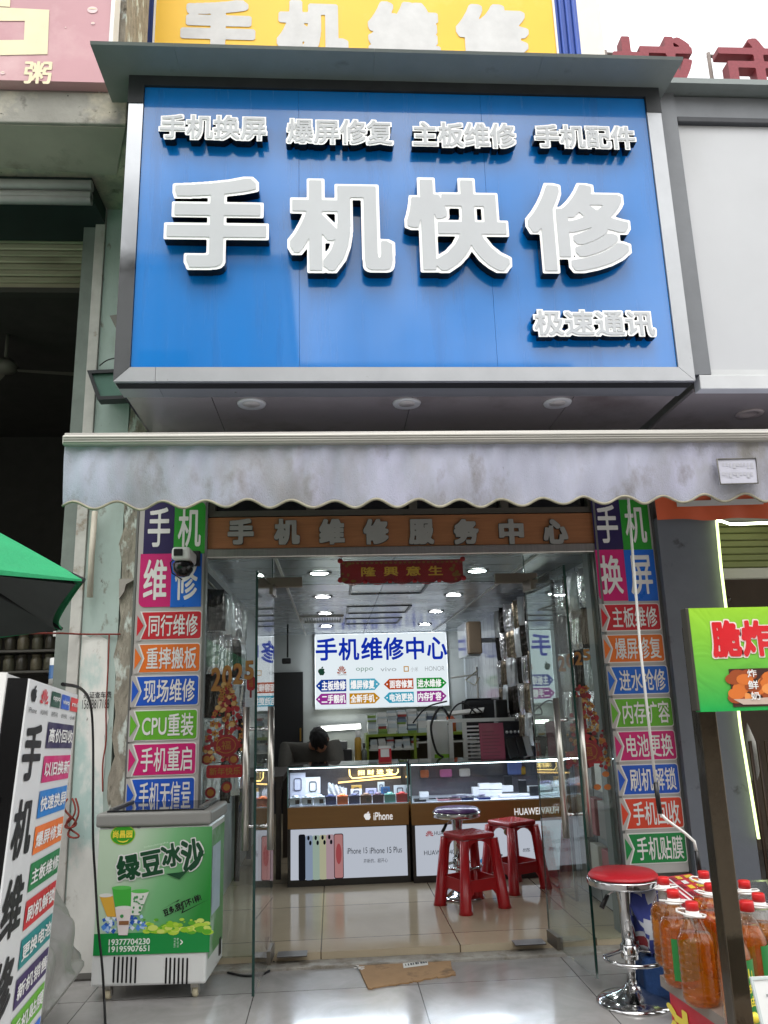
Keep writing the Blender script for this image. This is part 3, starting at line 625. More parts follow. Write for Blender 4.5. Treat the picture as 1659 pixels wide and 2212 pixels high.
# ---------------------------------------------------------------- service panels on the pillars
PANEL=M('silver_grey_panel',c8(178,174,170),.4,var=.05,vs=3)
PEDGE=M('panel_edge',c8(120,120,118),.35,.5)
def panel(name,label,x0,x1,z0,z1,quads,rows):
    t=thing(name,label,'service panel',((x0+x1)/2,4.70,z0))
    MB().box((x0,4.68,z0),(x1,4.735,z1),0,bev=.003).build('board',PANEL,t)
    MB().box((x0-.014,4.676,z0),(x0-.001,4.735,z1)).box((x1+.001,4.676,z0),(x1+.014,4.735,z1)).build('edge_strip',PEDGE,t)
    F=FY(4.68)
    for k,(ch,mt,b) in enumerate(quads):
        B=F.bx(*b); B=(B[0]-.001,B[1]-.001,B[2]+.001,B[3]+.001)
        co=[(0,0,0,0),(1,0,0,0),(0,0,1,0),(0,0,0,0)][k]
        o=flat(rrect(*B,.035,6,co),F,.003+.0004*k,mt,t,'coloured_tile')
        w_,h_=B[2]-B[0],B[3]-B[1]
        text(ch,F,(B[0]+w_*.13,B[1]+h_*.13,B[2]-w_*.13,B[3]-h_*.11),VINYL,o,.018,128,.006)
    for s_,mt,b in rows:
        B=F.bx(*b); w_,h_=B[2]-B[0],B[3]-B[1]; e=.006
        o=flat(rrect(B[0]-e,B[1]-e,B[2]+e,B[3]+e,.018,4),F,.003,VINYL,t,'row_label')
        flat(rrect(*B,.014,4),F,.0055,mt,o,'colour_field')
        cx=B[0]+.004; my=(B[1]+B[3])/2; hh=h_/2
        flat([(cx-.022,B[1]-e),(cx+.002,B[1]-e),(cx+.034,my),(cx+.002,B[3]+e),(cx-.022,B[3]+e)],F,.007,VINYL,o,'chevron_rim')
        flat([(cx-.027,B[1]-.001-e),(cx-.006,B[1]-e-.001),(cx+.025,my),(cx-.006,B[3]+e+.001),(cx-.027,B[3]+e+.001)],F,.0085,PANEL,o,'notch')
        flat([(cx-.020,my-hh*.78),(cx+.018,my),(cx-.020,my+hh*.78)],F,.010,mt,o,'arrow')
        text(s_,F,(B[0]+.050,B[1]+h_*.10,B[2]-w_*.05,B[3]-h_*.10),VINYL,o,.014,96,.0085)
    return t
panel('service_panel','left pillar panel of coloured repair service labels behind the freezer',-1.142,-.752,.30,2.60,
 [('手',NAVY,(312,1085,376,1196)),('机',VGREEN,(377,1085,443,1196)),('维',MAG,(302,1197,369,1311)),('修',VBLUE,(370,1197,435,1311))],
 [('同行维修',VRED,(303,1322,434,1380)),('重摔搬板',VORANGE,(298,1392,431,1451)),('现场维修',VROYAL,(292,1461,428,1523)),('CPU重装',VLIME,(288,1535,425,1597)),('手机重启',MAG,(285,1607,422,1673)),('手机无信号',VROYAL,(281,1682,419,1750))])
panel('service_panel','right pillar panel of coloured repair service labels beside the dark grey wall',1.637,1.985,.33,2.60,
 [('手',NAVY,(1281,1080,1341,1187)),('机',VGREEN,(1342,1080,1402,1187)),('换',MAG,(1290,1188,1351,1298)),('屏',VBLUE,(1352,1188,1416,1298))],
 [('主板维修',VRED,(1304,1306,1424,1361)),('爆屏修复',VORANGE,(1310,1372,1432,1429)),('进水抢修',VBLUE,(1319,1440,1442,1498)),('内存扩容',VLIME,(1326,1509,1451,1569)),('电池更换',MAG,(1334,1580,1458,1641)),('刷机解锁',VROYAL,(1341,1652,1465,1714)),('手机回收',VTOM,(1348,1724,1473,1788)),('手机贴膜',VEMER,(1356,1800,1481,1863))])
# ---------------------------------------------------------------- cables, camera, scraps on the pillar
def cable(name,label,pts,r,mat,cat='cable'):
    P=[Vector(p) for p in pts]; Q=[]
    for i in range(len(P)-1):
        a,b,c,d=P[max(i-1,0)],P[i],P[i+1],P[min(i+2,len(P)-1)]
        for k in range(6):
            t=k/6; Q.append(.5*((2*b)+(c-a)*t+(2*a-5*b+4*c-d)*t*t+(3*b-a-3*c+d)*t**3))
    Q.append(P[-1]); return tag(MB().tube(Q,r,6).build(name,mat),label,cat)
ROPE=M('red_brown_rope',c8(130,54,44),.8,var=.2,vs=40); CABLE=M('black_cable',c8(18,18,20),.5)
cable('rope','red brown rope tied across the pale pillar to the far left',[at(-60,1366,4.3),at(60,1368,4.4),at(130,1368,4.6),at(180,1370,4.7),at(260,1370,4.7)],.005,ROPE,'rope')
cable('cord','thin rusty cord hanging down the pale pillar',[at(236,1370,4.69),at(233,1450,4.69),at(229,1530,4.69),at(229,1600,4.69),at(222,1650,4.69),at(222,1710,4.69)],.0045,ROPE,'cord')
cable('power_cable','black power cable running down from the leaning lightbox past the freezer',[at(135,1478,2.6),at(175,1488,3.2),at(195,1520,3.9),at(201,1600,4.05),at(201,1800,4.05),at(206,1900,4.1),at(212,2000,4.1),at(221,2090,4.1),at(226,2180,4.1),gz(228,2240,-.04)],.006,CABLE)
cable('thin_wire','thin black wire sagging on the green pillar below the sign edge',[at(215,790,4.69),at(232,778,4.66),at(255,772,4.64),at(268,768,4.6)],.004,CABLE,'wire')
tag(MB().tube([at(205,1105,4.66),at(198,1200,4.66),at(194,1290,4.66)],.018,10).build('conduit',M('pale_conduit',c8(196,188,172),.5,var=.15)),'short pale vertical conduit beside the green umbrella tip','pipe')
def smear(F,s,b,mat,lb,nm='stencil'):
    tag(text(s,F,F.bx(*b),mat,None,.008,72,.004,name=nm),lb,'stencil')
FPI=FY(4.712); ST=M('stencil_ink',c8(36,36,38),.7)
pl=thing('stencilled_advert','black stencilled advert with a phone number on the pale pillar','stencil',(-1.35,4.71,1.3))
text('办证查车费',FPI,FPI.bx(181,1494,241,1508),ST,pl,.02,72); text('15678817188',FPI,FPI.bx(178,1511,236,1531),ST,pl,.012,72)
sc=thing('security_camera','white and black dome security camera on the left service panel','security camera',(-.98,4.55,2.1))
p0=at(395,1205,4.5)
MB().box((p0.x-.055,p0.y-.06,p0.z-.02),(p0.x+.05,p0.y+.19,p0.z+.055),bev=.02,seg=3).build('body',WPLAST,sc)
MB().box((p0.x-.04,p0.y-.068,p0.z-.0),(p0.x+.01,p0.y-.0605,p0.z+.04),bev=.003).build('lens_window',BLACK,sc)
MB().lathe([(0,-.075),(.035,-.065),(.055,-.035),(.06,0),(.045,.02),(0,.022)],(p0.x,p0.y+.02,p0.z-.035),20).build('dome',M('black_dome',c8(16,16,18),.15),sc)
MB().tube([(p0.x-.05,p0.y+.1,p0.z+.03),(p0.x-.1,p0.y+.15,p0.z-.0),(p0.x-.09,p0.y+.16,p0.z-.06),(p0.x-.03,p0.y+.16,p0.z-.1)],.004,6).build('cable',CABLE,sc)
MB().box((p0.x-.03,p0.y+.15,p0.z-.02),(p0.x+.07,p0.y+.2,p0.z+.07),bev=.006).build('mount',M('black_mount',c8(24,24,26),.5),sc)
br=thing('rusty_bracket','bent grey metal plate bracket stuck on the pillar beside the camera panel','bracket',(-1.2,4.7,1.95))
b0=[FY(4.69).on(*q) for q in ((257,1250),(294,1250),(272,1262),(268,1278),(257,1294))]
MB().prism(b0,FY(4.69),-.02,.0).build('plate',M('grey_plate',c8(160,154,146),.6,.2,var=.15),br)
hk=thing('rusty_hook','rusty rope loops hanging on a pillar nail beside the freezer','hook',(-1.44,4.69,.8))
h0=at(160,1745,4.66)
for dx_ in (0,.018): MB().tube([h0+Vector((dx_-.012+.022*math.sin(q*.5)*(1+q*.03),-.012+.006*math.cos(q*.7),.05-.15*abs(math.sin(q*math.pi/24))-.004*q*(dx_>0))) for q in range(25)],.0055,6).build('loop',ROPE,hk)
# ---------------------------------------------------------------- glass front
def sidelight(label,x0,x1):
    t=thing('side_glass',label,'glass panel',((x0+x1)/2,4.72,0))
    MB().box((x0,4.714,.0),(x1,4.726,2.16)).build('pane',GLASS,t)
    xe=x1 if x1<.5 else x0
    MB().box((xe-.003,4.7135,0),(xe+.003,4.7265,2.16)).build('pane_edge',GEDGE,t); return t
sidelight('fixed glass side panel left of the doorway, decorated with festival stickers',-.755,-.352)
sidelight('fixed glass side panel right of the doorway in front of hung goods',1.172,1.62)
tr=thing('transom_glass','clear glass strip above the open glass doors','glass panel',(.4,4.72,2.0))
MB().box((-.348,4.714,2.0),(1.168,4.726,2.165)).build('pane',GLASS,tr)
MB().box((-.348,4.7135,1.998),(1.168,4.7265,2.0)).build('pane_edge',GEDGE,tr)
MAT_ST=M('satin_patch',c8(120,112,100),.35,.8)
def leaf(label,xh,xf,yf,s):
    t=thing('glass_door',label,'glass door',(xh,4.72,0)); F=Frame((xh,4.70,0),(xf-xh,yf-4.70,0),(0,0,1)); L=math.hypot(xf-xh,yf-4.70); z0,z1=.012,1.98
    MB().prism([(0,z0),(L,z0),(L,z1),(0,z1)],F,-.006,.006).build('pane',G('door_glass',(.95,.975,.965,1),1.45,dirt=.04),t)
    MB().prism([(L,z0),(L+.002,z0),(L+.002,z1),(L,z1)],F,-.0065,.0065).prism([(0,z1),(L,z1),(L,z1+.0015),(0,z1+.0015)],F,-.0065,.0065).build('pane_edge',GEDGE,t)
    for sd in (1,-1):
        m=MB(); a=L-.10; n_=.062*sd
        m.tube([F.p(a,.62,n_),F.p(a,1.30,n_)],.0165,12); h=m.build('handle',STEEL,t)
        m=MB()
        for z in (.73,1.19): m.tube([F.p(a,z,.008*sd),F.p(a,z,n_)],.009,8)
        m.build('standoff',CHROME,h)
    MB().prism([(-.0,z0-.008),(.16,z0-.008),(.16,z0+.055),(-.0,z0+.055)],F,-.016,.016).build('bottom_patch',MAT_ST,t)
    MB().prism([(0,z1-.055),(.15,z1-.055),(.15,z1+.008),(0,z1+.008)],F,-.016,.016).build('top_patch',MAT_ST,t)
    xa,xb=(xh-.10,xh+.17) if s>0 else (xh-.18,xh+.08)
    MB().box((xa,4.703,1.985),(xb,4.737,2.045),bev=.003).build('transom_patch',MAT_ST,t)
    xa,xb=(xh+.03,xh+.19) if s>0 else (xh-.2,xh-.03)
    MB().box((xa,4.66,.001),(xb,4.76,.006)).build('floor_spring_plate',M('floor_plate',c8(96,90,84),.35,.9,var=.15),t)
leaf('left glass door swung open outward beside the freezer',-.346,-.383,4.07,1)
leaf('right glass door swung open outward beside the red bar stool',1.168,1.222,4.06,-1)
# ---------------------------------------------------------------- festival stickers and banner
REDP=M('festive_red',c8(140,20,28),.5,var=.15,vs=12); GOLD=M('gold_print',c8(140,98,38),.4,.2,var=.15,vs=30); DRED=M('deep_red',c8(110,14,24),.5); CREAMG=M('cream_gold',c8(170,140,84),.45)
bn=thing('fortune_banner','red scalloped good fortune banner hanging inside above the doorway','banner',(.42,4.79,1.99))
F=FY(4.79); b=F.bx(735,1210,1000,1260); W_=b[2]-b[0]
out=[(b[0],b[3]),(b[0],b[1]+.02)]
for k in range(5):
    for j in range(9): out.append((b[0]+W_*(k+j/8.0)/5,b[1]+.02-.028*math.sin(math.pi*j/8)))
out+=[(b[2],b[3])]
P=[out[0]]
for q in out[1:]:
    if abs(q[0]-P[-1][0])+abs(q[1]-P[-1][1])>1e-5: P.append(q)
flat(P,F,0,REDP,bn,'cloth',.003)
m=MB()
for k in range(5): m.prism(ell(b[0]+W_*(k+.5)/5,(b[1]+b[3])/2+.004,W_*.085,.062),F,.005,.005)
m.build('round_field',M('banner_round',c8(150,16,26),.5),bn,fix=False)
for k,ch in enumerate('隆興意生'):
    cx=b[0]+W_*(.228+k*.182); text(ch,F,(cx-.045,b[1]+.045,cx+.045,b[3]-.04),M('banner_gold',c8(224,172,64),.4,.2),bn,.016,96,.007)
m=MB()
for sx in (b[0]+.045,b[2]-.05):
    for k in range(7): m.prism(ell(sx+random.uniform(-.035,.035),(b[1]+b[3])/2+random.uniform(-.06,.06),random.uniform(.008,.02),random.uniform(.006,.016),10),F,.007+.0006*k,.007+.0006*k)
for k in range(26): m.prism(ell(b[0]+.02+W_*.96*k/25,b[3]-.016,.010,.006,8),F,.0075,.0075)
m.build('gold_flourish',GOLD,bn,fix=False)
m=MB()
for x in (b[0],b[2]):
    for z in (b[3],b[1]+.025): m.lathe([(0,-.008),(.014,-.005),(.017,.003),(0,.004)],F.p(x,z,.006),12,mat=Matrix.Rotation(math.pi/2,3,'X'))
for k in range(1,5): m.lathe([(0,-.008),(.012,-.005),(.014,.003),(0,.004)],F.p(b[0]+W_*k/5,b[1]+.012,.006),12,mat=Matrix.Rotation(math.pi/2,3,'X'))
m.build('pompom',M('red_pompom',c8(180,26,32),.7),bn)
def cling(name,label,Yc,items):
    t=thing(name,label,'window sticker',items[0][1]); return t
def cluster(label,cx,cz,w,h,F,seed):
    r=random.Random(seed); t=thing('festive_tree',label,'window sticker',F.p(cx,cz-h/2,0))
    m=MB(); 
    for k in range(190):
        v=r.random(); ww=w*(.12+.5*min(1,(1-v)*1.35)); x=cx+r.uniform(-ww,ww)*.95; z=cz-h/2+v*h; s=r.uniform(.007,.018); n=.0025+k*.00006
        mi=r.choice((0,0,0,1,1,2,3))
        if mi==1:
            P=[]
            for q in range(30): a=2*math.pi*q/30; rr=s*(1+.22*math.cos(5*a)); P.append((x+rr*math.cos(a),z+rr*math.sin(a)))
            m.prism(P,F,n,n,1); m.prism(ell(x,z,s*.35,s*.35,10),F,n+.0001,n+.0001,2)
        else: m.prism(ell(x,z,s*r.uniform(.6,1),s*r.uniform(.6,1),14),F,n,n,mi)
    m.prism(rect((cx-.012,cz-h/2,cx+.012,cz+h*.48)),F,.0018,.0018,2); m.build('flower_cluster',[REDP,GOLD,DRED,CREAMG],t,fix=False)
    o=flat(ell(cx,cz-h*.30,w*.36,w*.30),F,.012,M('lantern_red',c8(120,16,24),.45),t,'lantern'); 
    MB().prism([ell(cx,cz-h*.30,w*.27,w*.22),ell(cx,cz-h*.30,w*.25,w*.2)],F,.0135,.0135).build('lantern_ring',GOLD,o,fix=False)
    text('福',F,(cx-w*.13,cz-h*.30-w*.12,cx+w*.13,cz-h*.30+w*.12),GOLD,o,.012,72,.015); return t
FL=FY(4.712)
def year(label,F,boxes):
    t=thing('year_sticker',label,'window sticker',F.p(boxes[0][1][0],boxes[0][1][1],0))
    for s,b in boxes:
        text(s,F,b,M('gold_year_rim',c8(120,60,30),.5),t,.045,96,.003,name='numeral_rim'); text(s,F,b,M('gold_year',c8(150,106,50),.45,.2),t,.025,96,.005,name='numeral')
yl=FL.bx(455,1430,550,1492)
def digits(F,b,n='2025'):
    w_=(b[2]-b[0])/4; z=[0,.02,.035,.06]; return [(c,(b[0]+k*w_+.004,b[1]+z[k],b[0]+(k+1)*w_-.004,b[3]-.03+z[k]*.6)) for k,c in enumerate(n)]
year('gold year sticker on the left side glass',FL,digits(FL,yl))
cluster('red and gold festive tree sticker on the left side glass above the greeting strip',at(490,1560,4.71).x,at(490,1560,4.71).z,.20,.42,FL,3)
hl=thing('hanging_lantern_sticker','small red lantern sticker high on the left side glass','window sticker',at(542,1475,4.71))
b=FL.bx(533,1460,551,1492); flat(rrect(*b,.02),FL,.003,REDP,hl,'lantern'); text('福',FL,(b[0]+.012,b[1]+.02,b[2]-.012,b[3]-.02),GOLD,hl,.012,64,.005); flat([((b[0]+b[2])/2-.006,b[1]-.04),((b[0]+b[2])/2+.006,b[1]-.04),((b[0]+b[2])/2+.006,b[1]),((b[0]+b[2])/2-.006,b[1])],FL,.003,DRED,hl,'tassel')
gr=thing('greeting_strip','red new year greeting strip on the left side glass','window sticker',at(485,1665,4.71))
b=FL.bx(446,1652,524,1680); flat(rrect(*b,.014),FL,.006,REDP,gr,'strip')
for k,ch in enumerate('新年快乐'): 
    x=b[0]+(b[2]-b[0])*(.09+.22*k); text(ch,FL,(x,b[1]+.016,x+.04,b[3]-.014),GOLD,gr,.016,72,.009)
for u,v in ((455,1712),(490,1700),(447,1640),(505,1640)): a,bb=FL.on(u,v); MB().prism(ell(a,bb,.03,.03,16),FL,.009,.009).prism(ell(a,bb,.019,.019,12),FL,.0105,.0105,1).build('coin_motif',[DRED,GOLD],gr,fix=False)
yr=FL.bx(1203,1405,1277,1450); year('gold year sticker on the right side glass',FL,digits(FL,yr))
cluster('red and gold festive tree sticker on the right side glass behind the door handles',at(1263,1570,4.71).x,at(1263,1570,4.71).z,.22,.46,FL,8)
gr=thing('greeting_strip','red peace and joy greeting strip on the right side glass','window sticker',at(1260,1640,4.71))
b=FL.bx(1222,1622,1302,1650); flat(rrect(*b,.014),FL,.006,REDP,gr,'strip')
for k,ch in enumerate('平安喜乐'):
    x=b[0]+(b[2]-b[0])*(.09+.22*k); text(ch,FL,(x,b[1]+.016,x+.04,b[3]-.014),GOLD,gr,.016,72,.009)
for u,v in ((1300,1600),(1308,1672),(1312,1700),(1290,1700)): a,bb=FL.on(u,v); MB().prism(ell(a,bb,.022,.016,12),FL,.004,.004).build('ingot_motif',M('orange_ingot',c8(176,100,40),.4),gr,fix=False)
# ---------------------------------------------------------------- logos (drawn outlines)
def disk(cx,cy,r): return lambda X,Y:((X-cx)**2+(Y-cy)**2)<r*r
def raster(fn,w,h,res=80):
    Yg,Xg=np.mgrid[0:int(h*res)+6,0:int(w*res)+6]; return [[(x/res,y/res) for x,y in l] for l in contours(fn((Xg-3)/res,(Yg-3)/res))]
def apple_loops():
    def f(X,Y):
        a=(((X-.36)/.30)**2+((Y-.50)/.31)**2<1)|(((X-.60)/.30)**2+((Y-.50)/.31)**2<1)|(((X-.38)/.20)**2+((Y-.28)/.27)**2<1)|(((X-.58)/.20)**2+((Y-.28)/.27)**2<1)
        a&=~(((X-.96)**2+(Y-.56)**2)<.20**2); a&=~(((X-.48)**2+(Y-.86)**2)<.085**2)
        return a|((((X-.46)**2+(Y-1.0)**2)<.2**2)&(((X-.64)**2+(Y-.84)**2)<.2**2))
    return raster(f,1,1.15)
def petal_loops():
    L=[]
    for a in (-82,-55,-30,-9,9,30,55,82):
        r=math.radians(a); u=(math.sin(r),math.cos(r)); v=(math.cos(r),-math.sin(r))
        L.append([(.5+u[0]*t*.8+v[0]*q*.3+ (0.02 if a>0 else -.02),.12+u[1]*t*.8+v[1]*q*.3) for t,q in ((.12,0),(.4,.14),(.75,.3),(.95,.26),(1.02,.0),(.95,-.26),(.75,-.3),(.4,-.14))])
    return L
AP=apple_loops(); PT=petal_loops()
def logo(L,fr,box,mat,parent,off,name='logo'): 
    m=MB(); m.prism(place(L,box),fr,off,off) if L is AP else [m.prism(l,fr,off+.0001*i,off+.0001*i) for i,l in enumerate(place(L,box))]
    return m.build(name,mat,parent,fix=False)
# ---------------------------------------------------------------- lit sign on the back wall
lb=thing('wall_lightbox','big lit white lightbox with blue lettering and coloured arrows on the back wall','lightbox',(.63,10.4,1.25))
FBK=FY(10.40); L0=FBK.bx(680,1373,968,1529)
MB().box((L0[0],10.405,L0[1]),(L0[2],10.498,2.19),bev=.004).build('casing',M('lightbox_casing',c8(200,202,204),.4),lb)
flat(rect((L0[0]+.01,L0[1]+.01,L0[2]-.01,2.178)),FBK,0,E('lit_face',(.86,.95,1,1),.72),lb,'lit_face')
EB=E('lit_blue',c8(24,62,214),.45)
def ec(n,r,g,b,k=.5): return E('lit_'+n,c8(r,g,b),k)
def lt(s,b,mt,bold=.02,off=.003,par=None): return text(s,FBK,FBK.bx(*b),mt,par or lb,bold,128,off)
for ch,x0,x1 in (('手',682,728),('机',731,776),('维',780,826),('修',828,872),('中',877,916),('心',922,965)):
    lt(ch,(x0,1378-(x0-690)*.012,x1,1427-(x0-690)*.012),EB,.026)
logo(AP,FBK,FBK.bx(687,1440,702,1459),ec('dark_green',40,80,62),lb,.003)
logo(PT,FBK,FBK.bx(728,1438,748,1455),ec('logo_red',190,84,40),lb,.003)
lt('HUAWEI',(730,1456,748,1459),ec('grey_brown',120,90,80),.0)
lt('oppo',(769,1442,806,1452),ec('pale_teal',150,186,170),.0); lt('vivo',(822,1441,856,1450),ec('pale_grey',196,204,210),.0)
b=FBK.bx(872,1439,883,1451); flat(rect(b),FBK,.003,ec('logo_orange',230,170,60),lb,'logo'); b=(b[0]+.012,b[1]+.012,b[2]-.012,b[3]-.012); flat(rect(b),FBK,.005,E('lit_face',(.86,.95,1,1),.72),lb,'logo_inner')
lt('小米',(887,1440,903,1451),ec('faint_grey',206,212,216),.0); lt('HONOR',(918,1439,960,1449),ec('pale_grey',196,204,210),.0)
for (s_,n,rgb,tip),x in zip((('主板维修','blue',(10,70,180),-1),('爆屏修复','sky',(110,205,235),1),('面容修复','orange',(214,84,30),-1),('进水维修','green',(20,170,60),1)),((682,749),(755,821),(829,893),(900,965))):
    pass
def arrow(s_,n,rgb,tip,x0,y0,x1,y1):
    B=FBK.bx(x0,y0,x1,y1); my=(B[1]+B[3])/2; k=.07
    P=[(B[0]+k,B[1]),(B[2],B[1]),(B[2],B[3]),(B[0]+k,B[3]),(B[0],my)] if tip<0 else [(B[0],B[1]),(B[2]-k,B[1]),(B[2],my),(B[2]-k,B[3]),(B[0],B[3])]
    o=flat(P,FBK,.003,ec(n,*rgb),lb,'arrow_label')
    text(s_,FBK,(B[0]+(.075 if tip<0 else .012),B[1]+.015,B[2]-(.008 if tip<0 else .07),B[3]-.015),E('lit_letter',(1,1,1,1),.72),o,.03,96,.005)
    cx=B[0]+.042 if tip<0 else B[2]-.042; flat(ell(cx,my,.010,.010,10),FBK,.005,E('lit_letter',(1,1,1,1),.72),o,'dot')
for a in (('主板维修','navy',(8,70,180),-1,682,1468,748,1494),('爆屏修复','sky',(96,200,232),1,755,1466,821,1491),('面容修复','orange',(216,84,30),-1,829,1466,893,1489),('进水维修','green',(16,170,56),1,900,1464,965,1487),
          ('二手靓机','purple',(178,56,170),-1,682,1498,748,1522),('全新手机','amber',(228,164,30),1,755,1497,821,1520),('电池更换','cyan',(60,192,226),-1,829,1495,894,1518),('内存扩容','violet',(176,54,166),1,901,1492,965,1516)): arrow(*a)
al=bpy.data.lights.new('lightbox_glow','AREA'); al.shape='RECTANGLE'; al.size=1.7; al.size_y=.9; al.energy=46; al.color=(.88,.95,1)
ao=bpy.data.objects.new('lightbox_glow',al); C.objects.link(ao); ao.location=(.63,10.36,1.72); ao.rotation_euler=(math.radians(90),0,0)
# ---------------------------------------------------------------- ceiling downlights
dl=[(-.086,5.505),(-.079,6.754),(-.07,8.024),(-.07,9.383),(1.035,5.524),(1.055,6.80),(1.062,8.066),(1.10,9.42)]
rows=['nearest','second','third','farthest']
proto=None
for i,(x,y) in enumerate(dl):
    lab='%s lit round downlight in the %s ceiling row'%(rows[i%4],'left' if i<4 else 'right')
    if proto is None:
        proto=thing('downlight',lab,'downlight',(x,y,2.2),'round ceiling downlights')
        MB().lathe([(.062,-.003),(.082,-.012),(.088,-.001),(.062,-.001)],(x,y,2.199),28).build('trim_ring',M('ring_metal',c8(170,172,174),.3,.6),proto)
        MB().lathe([(0,-.006),(.06,-.006),(.06,-.002)],(x,y,2.199),24).build('lit_lens',E('lamp_lens',(.97,.99,1,1),60),proto)
    else: dup(proto,(x,y,2.2),lab)
vt=thing('air_vent','slatted ceiling air vent between the left row downlights','air vent',(-.2,8.7,2.19))
v0=gz(683,1346,2.19); v1=gz(765,1341,2.19)
m=MB(); y0,y1=8.25,8.85; x0,x1=-.33,.12
m.box((x0,y0,2.18),(x1,y0+.03,2.199)).box((x0,y1-.03,2.18),(x1,y1,2.199)).box((x0,y0+.03,2.18),(x0+.03,y1-.03,2.199)).box((x1-.03,y0+.03,2.18),(x1,y1-.03,2.199)); m.build('frame',WPLAST,vt)
m=MB()
for i in range(14): m.box((x0+.045+i*.027,y0+.035,2.182),(x0+.052+i*.027,y1-.035,2.198))
m.build('slat',STEEL,vt)
tl=thing('tube_lamp','lit white tube lamp on the back wall above the seated person','tube lamp',(.1,10.3,1.05))
q0=at(687,1575,10.35); q1=at(779,1569,10.35); MB().tube([q0,q1],.028,10).build('lit_tube',E('tube_white',(.96,1,.9,1),7),tl); MB().tube([q0+Vector((0,.06,0)),q1+Vector((0,.06,0))],.04,8).build('fitting',WPLAST,tl)
# ---------------------------------------------------------------- display counters
CF=M('dark_counter_frame',c8(66,64,62),.4,.4); BROWN=M('brown_laminate',c8(160,118,66),.4,var=.05,vs=4,stretch=(1,1,10)); CGL=G('case_glass',(.95,.98,.98,1),1.42); CEDGE=M('case_edge',c8(120,160,160),.2,.3)
LED=E('led_dots',(.86,.93,1,1),14); SHELFW=M('display_shelf',c8(206,210,222),.35)
def counter(label,x0,x1,y0,dep=.5):
    t=thing('display_counter',label,'counter',((x0+x1)/2,y0+dep/2,0))
    m=MB().box((x0,y0,.0),(x1,y0+dep,.048)).box((x0,y0,.048),(x0+.022,y0+dep,.40)).box((x1-.022,y0,.048),(x1,y0+dep,.40)).box((x0+.022,y0+.04,.048),(x1-.022,y0+dep,.395)); m.build('base_frame',CF,t)
    MB().box((x0,y0-.004,.402),(x1,y0+dep,.552),bev=.003).build('brown_band',BROWN,t)
    MB().box((x0+.01,y0+.005,.553),(x1-.01,y0+dep-.03,.560)).build('shelf',SHELFW,t)
    MB().box((x0,y0,.553),(x1,y0+.006,.835)).build('front_glass',CGL,t); MB().box((x0,y0+.007,.553),(x0+.006,y0+dep,.835)).box((x1-.006,y0+.007,.553),(x1,y0+dep,.835)).build('side_glass',CGL,t)
    MB().box((x0-.004,y0-.006,.8365),(x1+.004,y0+dep,.8445)).build('top_glass',CGL,t)
    MB().box((x0-.004,y0-.010,.8360),(x1+.004,y0-.0065,.845)).box((x0-.003,y0-.003,.553),(x0+.006,y0-.0005,.8355)).box((x1-.006,y0-.003,.553),(x1+.003,y0-.0005,.8355)).build('glass_edge',CEDGE,t)
    MB().box((x0+.01,y0+dep-.02,.553),(x1-.01,y0+dep-.012,.83)).build('back_panel',M('case_back',c8(120,116,124),.18,.3,var=.1,vs=4),t)
    m=MB()
    n=int((x1-x0)/.016)
    for i in range(n): m.box((x0+.012+i*.016,y0+.010,.829),(x0+.019+i*.016,y0+.016,.833))
    m.build('led_strip',LED,t)
    o=flat(rect((x0+.022,.048,x1-.022,.398)),FY(y0),.003,E('poster_light',(.80,.86,.98,1),.45),t,'lit_poster')
    al=bpy.data.lights.new('case_strip_light','AREA'); al.shape='RECTANGLE'; al.size=x1-x0-.1; al.size_y=.03; al.energy=4; al.color=(.8,.87,1)
    a=bpy.data.objects.new('case_strip_light',al); C.objects.link(a); a.location=((x0+x1)/2-t.location.x,y0+.03-t.location.y,.826); a.rotation_euler=(math.radians(-12),0,0); a.parent=t
    return t,o
c1,p1=counter('lit glass display counter with pale phone poster and white fruit logo, left of the gap',-.352,.560,6.34)
c2,p2=counter('lit glass display counter behind the red stools, right of the gap',.578,1.70,6.30)
F1=FY(6.336); F2=FY(6.296)
logo(AP,F1,F1.bx(786,1753,801,1771),E('lit_logo',(1,1,1,1),.6),c1,.004)
text('iPhone',F1,F1.bx(807,1754,848,1771),E('lit_logo',(1,1,1,1),.6),c1,.012,96,.004)
text('HUAWEI',F2,F2.bx(1111,1745,1166,1760),E('lit_logo',(1,1,1,1),.6),c2,.012,96,.004)
def pc(n,r,g,b,k=.38): return E('poster_'+n,c8(r,g,b),k)
F1p=FY(6.337); PX=lambda x,y:(576+x/4.32,1536+y/4.32)
def pbox(F,x0,y0,x1,y1): a=PX(x0,y0); b=PX(x1,y1); return F.bx(a[0],a[1],b[0],b[1])
for i,(x0,x1,n,rgb,y0) in enumerate(((298,362,'black',(30,32,40),1150),(362,432,'blue',(176,196,226),1160),(430,500,'mint',(198,222,206),1158),(494,562,'cream',(226,226,190),1154),(556,632,'pink',(222,190,200),1150),(628,718,'rose_edge',(70,40,52),1142))):
    B=pbox(F1p,x0,y0,x1,1582-i*4); o=flat(rrect(*B,.014,4),F1p,.0035+.0004*i,pc(n,*rgb),p1,'printed_phone')
    if 0<i<5:
        for k,(px_,py_) in enumerate(((28,24),(46,70))):
            q=pbox(F1p,x0+px_-12,y0+py_-22,x0+px_+12,y0+py_+22); flat(ell((q[0]+q[2])/2,(q[1]+q[3])/2,(q[2]-q[0])/2,(q[3]-q[1])/2,14),F1p,.0065,pc('black',30,32,40),o,'printed_lens')
    if i==5:
        B=(B[0]+.005,B[1]+.006,B[2]-.005,B[3]-.006); flat(rrect(*B,.011,4),F1p,.0065,pc('rose',226,160,160),o,'printed_screen')
        flat(ell((B[0]+B[2])/2,(B[1]+B[3])/2+.015,.021,.072,22),F1p,.007,pc('rose_deep',204,96,100),o,'printed_swirl')
